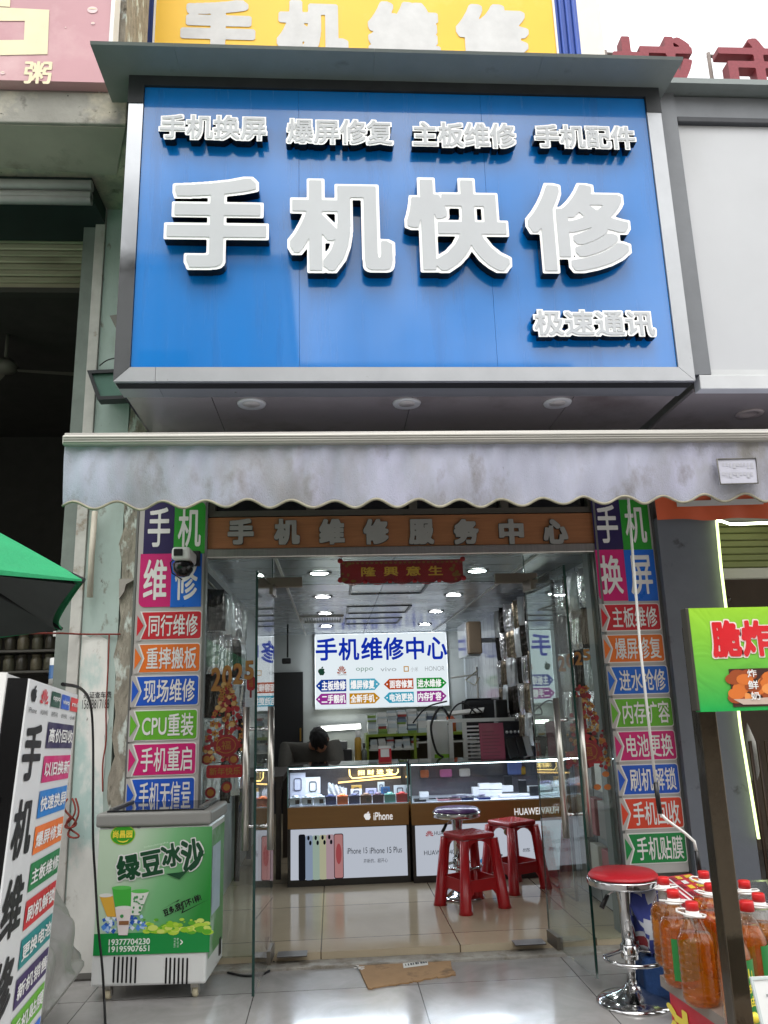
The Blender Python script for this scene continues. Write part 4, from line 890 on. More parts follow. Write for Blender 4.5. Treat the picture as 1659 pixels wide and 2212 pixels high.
for s_,b in (('iPhone 15',(750,1275,940,1330)),('iPhone 15 Plus',(962,1268,1262,1325))): text(s_,F1p,pbox(F1p,*b),pc('ink',36,40,50),p1,.004,96,.004)
text('开新的，超开心',F1p,pbox(F1p,905,1375,1130,1415),pc('ink',36,40,50),p1,.004,96,.004)
F2p=FY(6.297)
logo(PT,F2p,F2p.bx(919,1794,936,1806),pc('petal_red',206,40,40),p2,.004)
text('HUAWEI',F2p,F2p.bx(938,1795,974,1803),pc('ink',36,40,50),p2,.01,96,.004)
text('HUAWEI P40',F2p,F2p.bx(916,1836,982,1846),pc('ink',36,40,50),p2,.01,96,.004)
text('超 感 知 影 像',F2p,F2p.bx(1105,1831,1215,1839),pc('ink',36,40,50),p2,.0,96,.004)
for pts_ in (((1000,1885),(1062,1838),(1082,1852),(1030,1898)),((988,1902),(1016,1880),(1024,1886),(1002,1906))):
    flat([F2p.on(*q) for q in pts_][::-1],F2p,.004,pc('sky_phone',60,150,210),p2,'printed_phone'); 
flat([F2p.on(*q) for q in ((1010,1890),(1022,1879),(1040,1876),(1024,1892))][::-1],F2p,.0055,pc('yellow',236,200,60),p2,'printed_streak')
flat([F2p.on(*q) for q in ((1040,1852),(1060,1836),(1086,1846),(1080,1856))][::-1],F2p,.005,pc('black',30,32,40),p2,'printed_lens')
# goods in the left case
GD='boxed goods in the glass counters'
cols=[('pale_box',(196,204,210)),('navy_box',(44,52,92)),('orange_box',(196,96,44)),('slate_box',(60,64,92)),('brown_box',(96,72,58)),('plum_box',(70,50,64)),('teal_box',(90,150,140)),('red_box',(170,44,44))]
def cm_(n): return M(n,c8(*dict(cols)[n]),.4)
seq=[('pale_box',215,318,'pale box with grey watch at the left end of the front row'),('pale_box',328,432,'pale box carrying a grey smartwatch, second in the front row'),('pale_box',440,545,'pale box with a bronze watch face on top, third in the front row'),('navy_box',547,652,'navy box with a dark watch on top in the front row'),('orange_box',656,762,'orange box with a brown watch on top in the front row'),('slate_box',766,872,'slate blue box with a grey watch on top beside the orange box'),('brown_box',876,985,'brown box with a printed label panel in the front row'),('plum_box',990,1096,'plum box with a pale watch on top right of the brown box'),('teal_box',1102,1208,'teal box with a blue watch on top in the front row'),('red_box',1212,1325,'red box with a red watch at the right end of the front row')]
for n,x0,x1,lab in seq:
    a=at(*PX(x0,880),6.36); b=at(*PX(x1,880),6.36); t=thing('watch_box',lab,'box',((a.x+b.x)/2,6.40,.561),GD)
    MB().box((a.x+.002,6.36,.561),(b.x-.002,6.42,.622),bev=.002).build('box',cm_(n),t); cx=(a.x+b.x)/2
    MB().lathe([(0,.012),(.02,.012),(.024,.004),(.024,0),(0,0)],(cx,6.39,.6225),16).build('watch',M('watch_'+n,c8(*[min(255,v+30) for v in dict(cols)[n]]),.3,.5),t)
    if n in('pale_box','brown_box'): MB().box((cx-.0,6.357,.575),(cx+.03,6.3595,.605)).build('print_window',M('print_dark',c8(70,60,54),.4),t)
gx=random.Random(4)
for k,(x0,x1,y0,y1,rgb,lab) in enumerate(((217,362,575,800,(206,208,226),'tall pale boxed headset card at the left end of the counter'),(362,500,615,790,(226,228,232),'white framed phone case card beside the headset card'),(648,748,720,800,(220,222,236),'white carded cable pack behind the orange box'),(785,888,725,795,(226,226,232),'white carded plug pack behind the slate box'),(790,888,690,722,(190,150,70),'flat gold pack behind the slate box'),(925,1025,720,800,(190,186,230),'lilac carded pack behind the brown box'),(1068,1150,705,780,(44,92,140),'blue carded pack behind the plum box'),(1188,1300,690,800,(214,218,222),'white carded earphone pack at the right of the case'),(1035,1100,660,700,(230,232,234),'small white pack high behind the plum box'))):
    yy=6.50+.01*k; a=at(*PX(x0,y1),yy); b=at(*PX(x1,y0),yy); t=thing('carded_pack',lab,'pack',((a.x+b.x)/2,yy,a.z),GD); zz=max(.562,min(a.z,.6))
    MB().box((a.x,yy,zz),(b.x,yy+.02,b.z),bev=.003).build('card',M('card_%d'%k,c8(*rgb),.35),t)
    w_,h_=b.x-a.x,b.z-zz; q=(a.x+w_*.25,zz+h_*.3,b.x-w_*.25,zz+h_*.8)
    MB().prism([rrect(*q,min(w_,h_)*.12),rrect(q[0]+.006,q[1]+.006,q[2]-.006,q[3]-.006,min(w_,h_)*.07)],FY(yy),.002,.006).build('pack_insert',M('insert_%d'%(k%3),c8(*((70,72,96),(40,44,52),(110,118,130))[k%3]),.3),t)
tag(MB().grid(lambda u,v:Vector((.02+.13*u-.35+.28,6.46+.01*math.sin(u*20+v*9),.565+.15*v*(1-.3*u)+.008*math.sin(31*u+17*v))),14,12).build('plastic_bag',M('silvery_bag',c8(220,224,228),.18,.3,bump=.01,vs=30)),'crumpled clear bag of small parts behind the front row boxes','bag')
ls=thing('small_neon_sign','small warm neon sign glowing inside the left counter','neon sign',(.25,6.66,.7))
FZ=FY(6.68)
A=[PX(*p) for p in ((772,545),(775,600),(800,628),(1205,590),(1228,565),(1225,540))]
MB().tube([FZ.p(*FZ.on(*p),.0) for p in A],.005,6).build('tube_outline',E('warm_neon',(1,.72,.25,1),3.5),ls)
MB().tube([FZ.p(*FZ.on(*PX(*p)),.0) for p in ((668,668),(960,640),(1250,615))],.006,6).build('warm_bar',E('warm_bar',(1,.62,.22,1),2.5),ls)
for k,ch in enumerate('招财进宝'):
    a=PX(850+k*88,560-k*4); b=PX(915+k*88,598-k*4); text(ch,FZ,FZ.bx(a[0],a[1]-2,b[0],b[1]),E('warm_neon',(1,.72,.25,1),3.5),ls,.03,64,.004)
# goods in the right case
ZX=lambda x,y:(864+x/3.4556,1536+y/3.4556)
WB=M('white_carton',c8(226,226,230),.4,var=.03)
for k,(x0,y0,x1,y1,yy) in enumerate(((545,570,592,632,6.50),(592,540,678,585,6.49),(592,588,678,640,6.48),(680,540,762,585,6.50),(680,588,762,640,6.49),(760,556,845,605,6.52),(744,622,836,668,6.42),(838,622,900,664,6.41),(902,625,968,664,6.42),(935,560,1040,600,6.53),(150,605,215,645,6.5))):
    a=at(*ZX(x0,y1),yy); b=at(*ZX(x1,y0),yy); z0=max(.562,a.z)
    MBx=MB().box((a.x,yy,z0),(b.x,yy+.07,max(b.z,z0+.02)),bev=.002)
    tag(MBx.build('white_carton',WB),'small white carton in the right counter, %s'%('left end of the lower pile','upper left of the pile','lower left of the pile beside the gap','upper right of the pile','lower right of the pile','tilting behind the pile','front, left of three','front, middle of three','front, right of three','back right by the dark phones','alone at the left of the case')[k],'carton',GD)
ph=None
for k,(x0,y0,x1,y1) in enumerate(((115,648,188,672),(190,640,275,672),(280,645,368,676),(372,645,445,672),(460,648,548,672),(560,636,700,664))):
    a=at(*ZX((x0+x1)/2,660),6.36); yy=6.34; wd=.07
    t=thing('display_phone','%s phone lying flat in the right counter, %s from left'%(('black','white edged','pink rimmed','rose','navy','dark blue')[k],('first','second','third','fourth','fifth','sixth')[k]),'phone',(a.x,6.40,.562),GD)
    MB().box((a.x-wd/2-.012,yy,.5615),(a.x+wd/2+.012,yy+.1,.5745),bev=.004).build('body',M('phone_edge_%d'%k,c8(*((30,30,34),(200,204,210),(196,140,150),(150,100,110),(36,44,80),(40,56,120))[k]),.3,.4),t)
    MB().box((a.x-wd/2-.006,yy+.006,.575),(a.x+wd/2+.006,yy+.094,.5762)).build('screen',M('phone_screen',c8(24,26,34),.08),t)
for k,(x0,y0,x1,y1) in enumerate(((780,480,838,560),(888,510,945,610),(972,560,1045,662))):
    a=at(*ZX(x0,y1),6.56-.05*k); b=at(*ZX(x1,y0),6.56-.05*k); z0=max(.5615,a.z)
    tag(MB().box((a.x,6.56-.05*k,z0),(b.x,6.575-.05*k,b.z),bev=.006).build('dark_phone_box',M('charcoal_box',c8(28,28,32),.3)),'upright charcoal phone box in the right counter, %s'%('tallest at the back','leaning by the cartons','front right by the door')[k],'box',GD)
for k in range(12):
    x=.93+.022*k+gx.uniform(-.01,.01); tag(MB().box((-.035,-.012,-.002),(.035,.012,.002),mat=Matrix.Translation((x,6.50+gx.uniform(-.04,.04),.575+.004*(k%4)))@Matrix.Rotation(gx.uniform(-.6,.9),4,'Z')).build('small_card',M('small_card_%d'%(k%3),c8(*((220,220,226),(120,110,140),(170,178,190))[k%3]),.35)),'small card in the loose heap at the middle of the right counter','card','loose heap of cards in the right counter')
# reflected colours at the back of the right case, put in as coloured blocks
for k,(x,c_,w_) in enumerate(((.70,(200,110,70),.07),(.86,(216,120,170),.10),(1.02,(230,222,214),.09),(1.42,(120,140,210),.12),(1.52,(214,168,50),.05))):
    tag(MB().box((x,6.72,.70),(x+w_,6.75,.70+.06+.05*(k==3)),bev=.012,seg=3).build('reflection_block',M('reflection_colour_%d'%k,c8(*c_),.4)),'%s block standing for a colour reflected at the back of the right counter'%('orange','pink','cream','blue','yellow')[k],'reflection',GD)
tag(MB().box((.69,6.70,.695),(1.66,6.76,.700)).build('rear_ledge',CGL),'thin glass ledge at the back of the right counter','shelf')
# ---------------------------------------------------------------- on the counters
qs=thing('payment_stand','red payment stand with white panel standing on the left counter','stand',(.42,6.55,.845))
p=at(832,1647,6.5); q=at(832,1617,6.5); x0=at(818,1640,6.5).x; x1=at(846,1640,6.5).x
Fq=Frame((x0,6.5,.846),(1,0,0),(0,.18,1)); hgt=.125; wq=x1-x0
MB().prism(rect((0,0,wq,hgt)),Fq,-.008,0).build('plate',VRED,qs); MB().prism(rect((wq*.17,hgt*.32,wq*.83,hgt*.80)),Fq,.002,.002).build('white_panel',WHITE,qs,fix=False); MB().prism(rect((0,hgt*.83,wq,hgt)),Fq,.003,.003).build('header',WHITE,qs,fix=False); MB().box((x0,6.505,.8455),(x1,6.56,.851)).build('foot',VRED,qs)
ps_=thing('price_board','translucent pink price board with faint writing on the right counter','notice',(1.2,6.45,.845))
Fp=Frame((at(1037,1600,6.45).x,6.45,.846),(1,0,0),(0,.08,1)); wp=at(1090,1600,6.45).x-at(1037,1600,6.45).x; hp=.275
MB().prism(rect((0,0,wp,hp)),Fp,-.006,0).build('acrylic_sheet',M('pink_acrylic',c8(150,76,94),.15,coat=.3),ps_)
m=MB()
for k in range(9): m.prism(rect((.02,hp-.07-.026*k,.02+wp*random.uniform(.5,.8),hp-.064-.026*k)),Fp,.002,.002)
m.build('faint_writing',M('faint_maroon',c8(112,46,62),.4),ps_,fix=False)
for k,(u0,u1,c_,nm) in enumerate(((1108,1128,(16,16,18),'black'),(1124,1146,(28,26,26),'black brown'),(1141,1158,(150,148,144),'grey'))):
    xx=at((u0+u1)/2,1695,6.42).x; mt=Matrix.Translation((xx,6.44+.01*k,.846))@Matrix.Rotation(math.radians(-12),4,'Y')
    MBp=MB().box((-.042,0,.008),(.042,.012,.165),bev=.008,mat=mt); tag(MBp.build('leaning_phone',M('phone_back_%d'%k,c8(*c_),.25)),'%s phone leaning upright on the right counter'%nm,'phone')
nb=thing('navy_speaker_box','dark navy box with a grey round print on the right counter','box',(1.45,6.5,.845))
b0=at(1172,1707,6.42); MB().box((b0.x,6.42,.846),(b0.x+.20,6.62,1.01),bev=.004).build('box',M('deep_navy_box',c8(24,28,52),.35),nb)
flat(ell(b0.x+.150,.915,.032,.038,24),FY(6.42),.003,M('grey_disc',c8(128,138,148),.4),nb,'round_print')
# white wire rack and machines behind the right counter
rk=thing('wire_rack','white slatted rack standing behind the right counter','rack',(1.15,6.95,.8))
yk=6.95; a=at(1022,1690,yk); b=at(1130,1650,yk); zt=at(1022,1664,yk).z
zt=1.12; m=MB(); 
for x in (.98,1.10,1.52): m.box((x,yk,.55),(x+.035,yk+.03,zt))
m.box((.98,yk-.001,zt+.001),(1.555,yk+.03,zt+.03)); m.build('frame',M('rack_white',c8(214,216,210),.4),rk)
m=MB()
for k in range(9): m.box((1.136,yk+.004,.82+k*.032),(1.519,yk+.022,.834+k*.032))
m.build('slat',WPLAST,rk)
mp=thing('white_equipment','white repair machine with a green front beside the slatted rack','machine',(.92,7.1,.7))
MB().box((.83,7.05,.60),(1.0,7.3,1.14),bev=.012).build('housing',M('machine_white',c8(200,204,200),.4,var=.05),mp)
MB().box((.86,7.035,.74),(.99,7.048,.86),bev=.003).build('front_plate',M('lime_plate',c8(120,170,40),.4),mp)
for k,(pp,lb_) in enumerate((([(1.0,7.0,1.16),(.92,6.98,1.25),(.83,6.95,1.10),(.86,6.93,.90),(.92,6.92,.84)],'thick black hose looping over the white repair machine'),([(1.25,7.05,1.18),(1.12,7.0,1.28),(1.02,6.98,1.22),(.98,6.97,1.10)],'black cable arching above the slatted rack'),([(1.3,7.1,1.2),(1.22,7.0,1.24),(1.18,7.02,1.17),(1.28,7.05,1.16)],'small coil of black cable on the rack top'),([(.7,7.2,1.12),(.82,7.15,1.25),(1.0,7.12,1.30)],'thin black lead rising from the white machine'))):
    cable('hose',lb_,pp,.011 if k==0 else .007,CABLE)
cb=thing('dark_cabinet','dark brown cabinet behind the pink price board','cabinet',(1.4,7.6,.7))
c0=at(1087,1625,7.6); MB().box((c0.x,7.6,.55),(c0.x+.35,7.9,1.30),bev=.008).build('carcass',M('dark_brown_wood',c8(44,34,30),.4,var=.1),cb); MB().box((c0.x-.02,7.56,1.302),(c0.x+.37,7.92,1.325),bev=.004).build('top',M('black_laminate',c8(24,22,22),.3),cb)
ch_=thing('office_chair','black office chair back showing above the rear machines','chair',(1.35,8.6,.6))
c0=at(1045,1560,8.4); MB().box((c0.x-.2,8.4,.95),(c0.x+.2,8.47,1.32),bev=.06,seg=4).build('backrest',M('black_mesh',c8(20,20,24),.6),ch_); MB().tube([(c0.x,8.48,.95),(c0.x,8.5,.5)],.03,8).build('spine',BLACK,ch_); MB().box((c0.x-.22,8.1,.46),(c0.x+.22,8.5,.53),bev=.03).build('seat',M('black_mesh',c8(20,20,24),.6),ch_)
dm=thing('desk_monitor','black monitor seen from behind near the back shelf','monitor',(1.25,9.0,.9))
c0=at(1000,1560,8.9); MB().box((c0.x,8.9,.98),(c0.x+.42,8.94,1.30),bev=.01).build('screen_back',BLACK,dm); MB().box((c0.x+.18,8.95,.80),(c0.x+.24,9.0,1.0)).build('stand',BLACK,dm)
wl=tag(MB().prism([(0,0),(.34,.05),(.36,.11),(.02,.06)],Frame((at(975,1545,8.3).x,8.3,at(975,1545,8.3).z),(1,0,0),(0,.6,.4)),-.01,.01).build('lamp_head',WPLAST),'white flat desk lamp head tilted near the back shelf','lamp')
mc=thing('test_machine','black repair instrument with pale knobs behind the navy box','machine',(1.5,6.95,.8))
MB().box((1.40,6.9,.80),(1.66,7.1,1.12),bev=.008).build('case',M('dark_case',c8(34,34,38),.4),mc)
m=MB()
for k in range(4): m.lathe([(0,.012),(.011,.01),(.013,0),(0,0)],(1.47+.035*(k%4),6.8985,1.03),10,mat=Matrix.Rotation(math.pi/2,3,'X'))
m.build('knob',WPLAST,mc)
tag(MB().box((1.40,6.95,1.125),(1.5,7.05,1.30),bev=.01).build('black_device',BLACK),'black upright device standing on the repair instrument','machine')
# wall mounted box and bracket on the right wall
ac=thing('wall_box','white and cardboard coloured box hung high on the right wall','wall box',(1.5,8.4,1.75))
A0=at(990,1380,8.6); 
MB().box((1.405,8.2,1.77),(1.545,8.32,2.10),bev=.012).build('carton',M('carton_brown',c8(150,132,112),.7,var=.08),ac)
MB().box((1.40,8.33,1.75),(1.55,8.88,2.11),bev=.012).box((1.551,8.5,1.9),(1.715,8.6,1.95)).build('white_housing',M('gloss_white_unit',c8(210,216,222),.08),ac)
bkt=thing('cable_bracket','pale cable bracket with looped wires under the wall box','bracket',(1.6,8.9,1.4))
MB().tube([(1.6,8.9,1.66),(1.6,8.9,1.20)],.014,8).tube([(1.6,8.9,1.58),(1.40,8.86,1.56),(1.30,8.86,1.55)],.009,6).build('post',WPLAST,bkt)
MB().tube([(1.6,8.85,1.62),(1.45,8.8,1.52),(1.55,8.8,1.46),(1.62,8.85,1.55)],.007,6).build('wire_loop',M('pale_wire',c8(196,190,160),.5),bkt)
# lit reflection board on right wall
# ---------------------------------------------------------------- green shelf with stacked boxes at the back
sf=thing('green_shelf','lime green edged shelf unit with stacked boxes by the back wall','shelf unit',(.95,9.9,0))
GS=M('lime_edge',c8(128,150,50),.4); ya=9.70; zt=at(850,1585,ya).z; xl=at(791,1600,ya).x; xm=at(894,1600,ya).x; xr=1.70; zm=at(850,1617,ya).z
MB().box((xl,ya,zt-.03),(xr,10.2,zt)).box((xl,ya,0),(xl+.03,10.2,zt-.031)).box((xm,ya,0),(xm+.03,10.2,zt-.031)).build('frame',GS,sf)
MB().box((xl+.031,ya+.01,zm-.02),(xm-.001,10.2,zm)).box((xm+.031,ya+.01,zt-.12),(xr,10.2,zt-.10)).build('board',M('pale_board',c8(196,198,190),.5),sf); MB().box((xl,10.205,0),(xr,10.22,zt)).build('back_panel',M('shelf_back',c8(92,84,74),.6),sf)
r=random.Random(9); pal=[(222,224,222),(196,208,214),(150,60,56),(120,150,70),(110,130,150),(206,212,208),(180,190,196),(90,100,120)]
bm_=[M('thin_box_%d'%k,c8(*c_),.4) for k,c_ in enumerate(pal)]
def stack(x,y,z,n,w,lab,seed):
    rr=random.Random(seed); zz=z; 
    for k in range(n):
        h=rr.uniform(.020,.034); ww=w*rr.uniform(.86,1); dx=rr.uniform(-.006,.006)
        tag(MB().box((x+dx,y+rr.uniform(0,.012),zz+.0006),(x+dx+ww,y+.17,zz+h)).build('thin_box',rr.choice(bm_[:2] if (seed+k//4)%3 else bm_)),lab,'box','thin boxes stacked on the green shelf'); zz+=h
ordn=['first','second','third','fourth','fifth','sixth','seventh','eighth']
tops=[(768,1548),(786,1545)]
for k in range(8):
    x=xl+.03+k*.119; n=(8,9,9,10,10,9,9,8)[k]
    stack(x,ya+.05,zt,n,.11,'thin box in the %s stack from the left on top of the green shelf'%ordn[k],20+k)
for k in range(6):
    x=xl+.05+k*.098; stack(x,ya+.03,zm,(4,4,5,4,5,4)[k],.09,'thin box in the %s stack inside the green shelf'%ordn[k],40+k)
for k,(u,lb_,rgb) in enumerate(((975,'clear jar with orange contents at the right end of the shelf top',(200,96,60)),(950,'small white bottle on the shelf top by the orange jar',(220,220,216)))):
    p=at(u,1583,ya+.1); rr_=(.07,.022)[k]; h=(.2,.14)[k]
    t=thing('jar',lb_,'jar',(p.x,ya+.15,zt)); MB().lathe([(0,0),(rr_,0),(rr_,h*.7),(rr_*.6,h*.85),(rr_*.6,h),(0,h)],(p.x,ya+.15,zt+.001),18).build('body',M('jar_%d'%k,c8(*rgb),.25),t); MB().lathe([(0,0),(rr_*.65,0),(rr_*.65,.03),(0,.03)],(p.x,ya+.15,zt+h+.002),16).build('lid',WPLAST,t)
# work desk and bottles near the person
wd=thing('work_desk','pale work desk against the back wall under the tube lamp','desk',(.3,9.6,0))
zd=at(750,1645,9.5).z
MB().box((-.30,9.4,zd-.03),(xl-.02,10.3,zd)).build('desktop',M('pale_board',c8(196,198,190)),wd); MB().box((-.28,9.42,0),(-.24,10.25,zd-.031)).box((xl-.08,9.42,0),(xl-.04,10.25,zd-.031)).build('leg',DARK,wd)
def bottle(label,u,prof,mat,capm,name='bottle',y=9.6):
    p=at(u,1645,y); t=thing(name,label,'bottle',(p.x,y,zd)); MB().lathe(prof[:-2],(p.x,y,zd+.001),16).build('body',mat,t); MB().lathe(prof[-2:]+[(0,prof[-1][1])],(p.x,y,zd+.001),14).build('cap',capm,t)
bottle('tall yellow spray can on the back desk',774,[(0,0),(.04,0),(.04,.24),(.025,.26),(.025,.262),(.032,.262),(.032,.33)],M('yellow_can',c8(190,150,60),.35),WPLAST,'spray_can')
bottle('short clear flux bottle left of the yellow can',760,[(0,0),(.025,0),(.025,.07),(.01,.09),(.01,.1),(.012,.1),(.012,.13)],M('pale_bottle',c8(196,200,186),.2),WPLAST)
bottle('grey pump bottle right of the yellow can',787,[(0,0),(.032,0),(.032,.1),(.012,.13),(.012,.14),(.015,.14),(.015,.19)],M('grey_bottle',c8(110,116,112),.3),BLACK)
hs_=thing('soldering_station','black soldering station with a red display on the back desk','machine',(.05,9.6,zd))
p=at(738,1640,9.6); MB().box((p.x-.12,9.55,zd+.001),(p.x+.12,9.8,zd+.13),bev=.01).build('base_unit',M('station_black',c8(40,40,42),.4),hs_); MB().box((p.x-.06,9.6,zd+.131),(p.x+.07,9.75,zd+.22),bev=.01).build('upper_unit',M('station_grey',c8(120,122,122),.4),hs_); flat(ell(p.x-.02,zd+.065,.025,.02,14),FY(9.55),.003,E('red_display',(1,.06,.08,1),3),hs_,'red_display')
tag(MB().box((-.56,8.9,1.75),(-.46,8.96,1.81),bev=.012).tube([(-.5,8.95,1.82),(-.5,9.0,2.19)],.01,6).build('indoor_camera',BLACK),'small black camera hung from the ceiling left of the lightbox','camera')
sd_=thing('side_table','dark wooden table with clutter left of the glass counters','table',(-.58,7.2,0))
MB().box((-.80,6.6,.72),(-.40,7.6,.76)).build('tabletop',M('dark_table',c8(52,42,34),.4,var=.1),sd_); 
for x in (-.78,-.46): 
    for y in (6.63,7.53): MB().box((x,y,0),(x+.04,y+.04,.719)).build('leg',M('dark_table',c8(52,42,34)),sd_)
tag(MB().lathe([(0,0),(.06,0),(.07,.07),(.05,.1),(.02,.14),(0,.15)],(-.56,6.75,.761),16).build('steel_kettle',CHROME),'small shiny steel kettle on the dark side table','kettle')
# ---------------------------------------------------------------- person
def skin(name,joints,edges,mat,parent,root=0,sub=2):
    me=bpy.data.meshes.new(name); me.from_pydata([j[0] for j in joints],edges,[]); o=bpy.data.objects.new(name,me); C.objects.link(o)
    o.modifiers.new('s','SKIN'); 
    for i,(p,rad) in enumerate(joints):
        v=me.skin_vertices[0].data[i]; v.radius=(rad,rad) if not hasattr(rad,'__len__') else rad; v.use_root=(i==root)
    md=o.modifiers.new('u','SUBSURF'); md.levels=sub; md.render_levels=sub
    dg=bpy.context.evaluated_depsgraph_get(); m2=bpy.data.meshes.new_from_object(o.evaluated_get(dg)); bpy.data.objects.remove(o); bpy.data.meshes.remove(me)
    for p in m2.polygons: p.use_smooth=True
    m2.name=name; m2.materials.clear(); return link(name,m2,parent,mat)
HP=at(690,1600,7.9)                                              # the bent head
px_,py_,pz_=HP
SKINM=M('skin',c8(186,132,104),.5,var=.05)
pe=thing('person','person in a grey hooded jacket bent over the work behind the left counter','person',(px_-.06,py_+.2,0))
neck=Vector((px_-.07,py_+.12,pz_-.05)); chest=Vector((px_-.12,py_+.24,pz_-.17)); hip=Vector((px_-.08,py_+.34,.50))
sh=lambda s:Vector((px_-.11+.215*s,py_+.17,pz_-.085)); el=lambda s:Vector((px_-.05+.27*s,py_-.04,pz_-.40)); wr=lambda s:Vector((px_+.02+.10*s,py_-.24,pz_-.42))
kn=lambda s:Vector((px_-.08+.13*s,py_-.08,.50)); an=lambda s:Vector((px_-.08+.14*s,py_-.02,.08)); toe=lambda s:Vector((px_-.08+.15*s,py_-.18,.035))
J=[(hip,(.14,.10)),(hip.lerp(chest,.5),(.13,.09)),(chest,(.125,.08)),(neck,.050),(Vector((px_-.02,py_+.06,pz_-.04)),.055)]
Ed=[(0,1),(1,2),(2,3),(3,4)]
for s in (-1,1):
    k=len(J); J+=[(sh(s),.046),(el(s),.038),(wr(s),.030),(wr(s)+Vector((.0,-.05,-.005)),(.038,.016))]; Ed+=[(2,k),(k,k+1),(k+1,k+2),(k+2,k+3)]
    k=len(J); J+=[(kn(s),.072),(an(s),.042),(toe(s),.04)]; Ed+=[(0,k),(k,k+1),(k+1,k+2)]
body=skin('body',J,Ed,SKINM,pe)
JJ=[(hip,(.185,.145)),(hip.lerp(chest,.5),(.18,.14)),(chest,(.20,.14)),(neck+Vector((0,.03,-.02)),.088),(neck+Vector((-.01,.05,.05)),.062)]; EE=[(0,1),(1,2),(2,3),(3,4)]
for s in (-1,1): k=len(JJ); JJ+=[(sh(s),.098),(el(s),.066),(wr(s).lerp(el(s),.12),.044)]; EE+=[(2,k),(k,k+1),(k+1,k+2)]
skin('jacket',JJ,EE,M('dark_grey_jacket',c8(86,84,78),.8,var=.1,vs=10,bump=.004),pe)
skin('trousers',[(hip,(.19,.15))]+[q for s in (-1,1) for q in ((kn(s),.085),(an(s),.058))],[(0,1),(1,2),(0,3),(3,4)],M('dark_trousers',c8(34,36,44),.8),pe)
HM=Matrix.Translation(HP)@Matrix.Rotation(math.radians(58),4,'X')@Matrix.Rotation(math.radians(-16),4,'Y')
def headshape(u,v):
    th=2*math.pi*u; ph_=math.pi*v; x=math.sin(ph_)*math.cos(th); y=math.sin(ph_)*math.sin(th); z=math.cos(ph_)
    k=1-.22*max(0,-z)**1.5; p=Vector((x*.078*k,y*.098,z*.125)); f=max(0,-y)
    p.y-=.022*math.exp(-((x/.16)**2+((z+.10)/.16)**2))*f                      # nose
    p.y+=.010*math.exp(-(((abs(x)-.36)/.2)**2+((z-.10)/.12)**2))*f           # eye sockets
    p.y-=.007*math.exp(-((x/.35)**2+((z+.48)/.08)**2))*f                     # lips
    p.y-=.010*math.exp(-((x/.4)**2+((z+.80)/.2)**2))*f                       # chin
    return HM@p
hd=MB().grid(headshape,40,28).build('head',SKINM,pe,smooth=True)
m=MB()
for s in (-1,1): m.lathe([(0,-.012),(.022,-.008),(.026,.004),(.016,.010),(0,.006)],HM@Vector((.080*s,.008,0)),12,mat=(HM.to_3x3()@Matrix.Rotation(math.pi/2,3,'Y')))
m.build('ear',SKINM,hd)
m=MB()
for s in (-1,1): m.lathe([(0,.010),(.008,.007),(.011,0),(0,0)],HM@Vector((.030*s,-.088,.012)),10,mat=HM.to_3x3()@Matrix.Rotation(math.pi/2,3,'X'))
m.build('eye',M('eye_dark',c8(30,26,24),.2),hd)
rh=random.Random(2)
def hair(u,v):
    th=2*math.pi*u; ph_=math.pi*v*(.60-.06*math.sin(2*math.pi*u)*-1); x=math.sin(ph_)*math.cos(th); y=math.sin(ph_)*math.sin(th); z=math.cos(ph_)
    k=1.10+.025*math.sin(th*9+v*7)+.02*math.sin(th*17); lim=1 if y>-.2 else .96
    return HM@Vector((x*.082*k*lim,y*.103*k*lim+.010+ (.02*max(0,v-.75) if y<0 else 0),z*.130*k+.004))
MB().grid(hair,48,14).build('hair',M('black_hair',c8(16,14,14),.5,bump=.006,vs=40,stretch=(6,6,1)),hd,smooth=True)
for s in (-1,1):
    w0=wr(s)+Vector((0,-.055,-.008))
    for f in range(4):
        b_=w0+Vector((-.028+.0185*f,-.035,0)); L_=(.036,.043,.040,.032)[f]
        skin('finger',[(w0+Vector((-.020+.013*f,-.01,0)),.009),(b_,.0085),(b_+Vector((0,-L_,-.004)),.0078),(b_+Vector((0,-L_*1.5,-.020)),.007),(b_+Vector((0,-L_*1.8,-.034)),.006)],[(0,1),(1,2),(2,3),(3,4)],SKINM,body,sub=1)
    skin('thumb',[(w0+Vector((-.022*s,.01,0)),.011),(w0+Vector((-.045*s,-.018,-.008)),.0095),(w0+Vector((-.050*s,-.045,-.018)),.0085),(w0+Vector((-.046*s,-.064,-.024)),.007)],[(0,1),(1,2),(2,3)],SKINM,body,sub=1)
# ---------------------------------------------------------------- hanging foil packets
def packet(seed,mats):
    rr=random.Random(seed); ph1,ph2=rr.uniform(0,6),rr.uniform(0,6); w_,h_=.115,.235
    def f(sgn):
        def g(u,v):
            x=(u-.5)*w_*(1-.12*math.exp(-((v-.93)/.06)**2)-.10*math.exp(-((v-.06)/.06)**2)); z=-v*h_
            e=math.sin(math.pi*u)**.5*min(1,math.sin(math.pi*v)*1.8)
            y=sgn*(.018*e+.004*math.sin(u*19+ph1+v*3)*e+.003*math.sin(v*31+ph2+u*7)*e+.003*math.sin(u*41+v*5)*(1-e))
            return Vector((x,y,z))
        return g
    m=MB().grid(f(-1),14,16).grid(f(1),14,16); me=bpy.data.meshes.new('foil_packet'); m.bm.to_mesh(me); m.bm.free(); me.materials.append(mats); return me
FO=[M('dark_foil',c8(70,66,64),.16,.9,bump=.004,vs=14),M('silver_foil',c8(214,214,218),.16,1,bump=.004,vs=14),M('bronze_foil',c8(150,138,122),.18,.95,bump=.004,vs=14),M('clear_sleeve',c8(206,212,216),.14,.7,bump=.007,vs=18)]
PM=[packet(k,FO[k%4]) for k in range(8)]
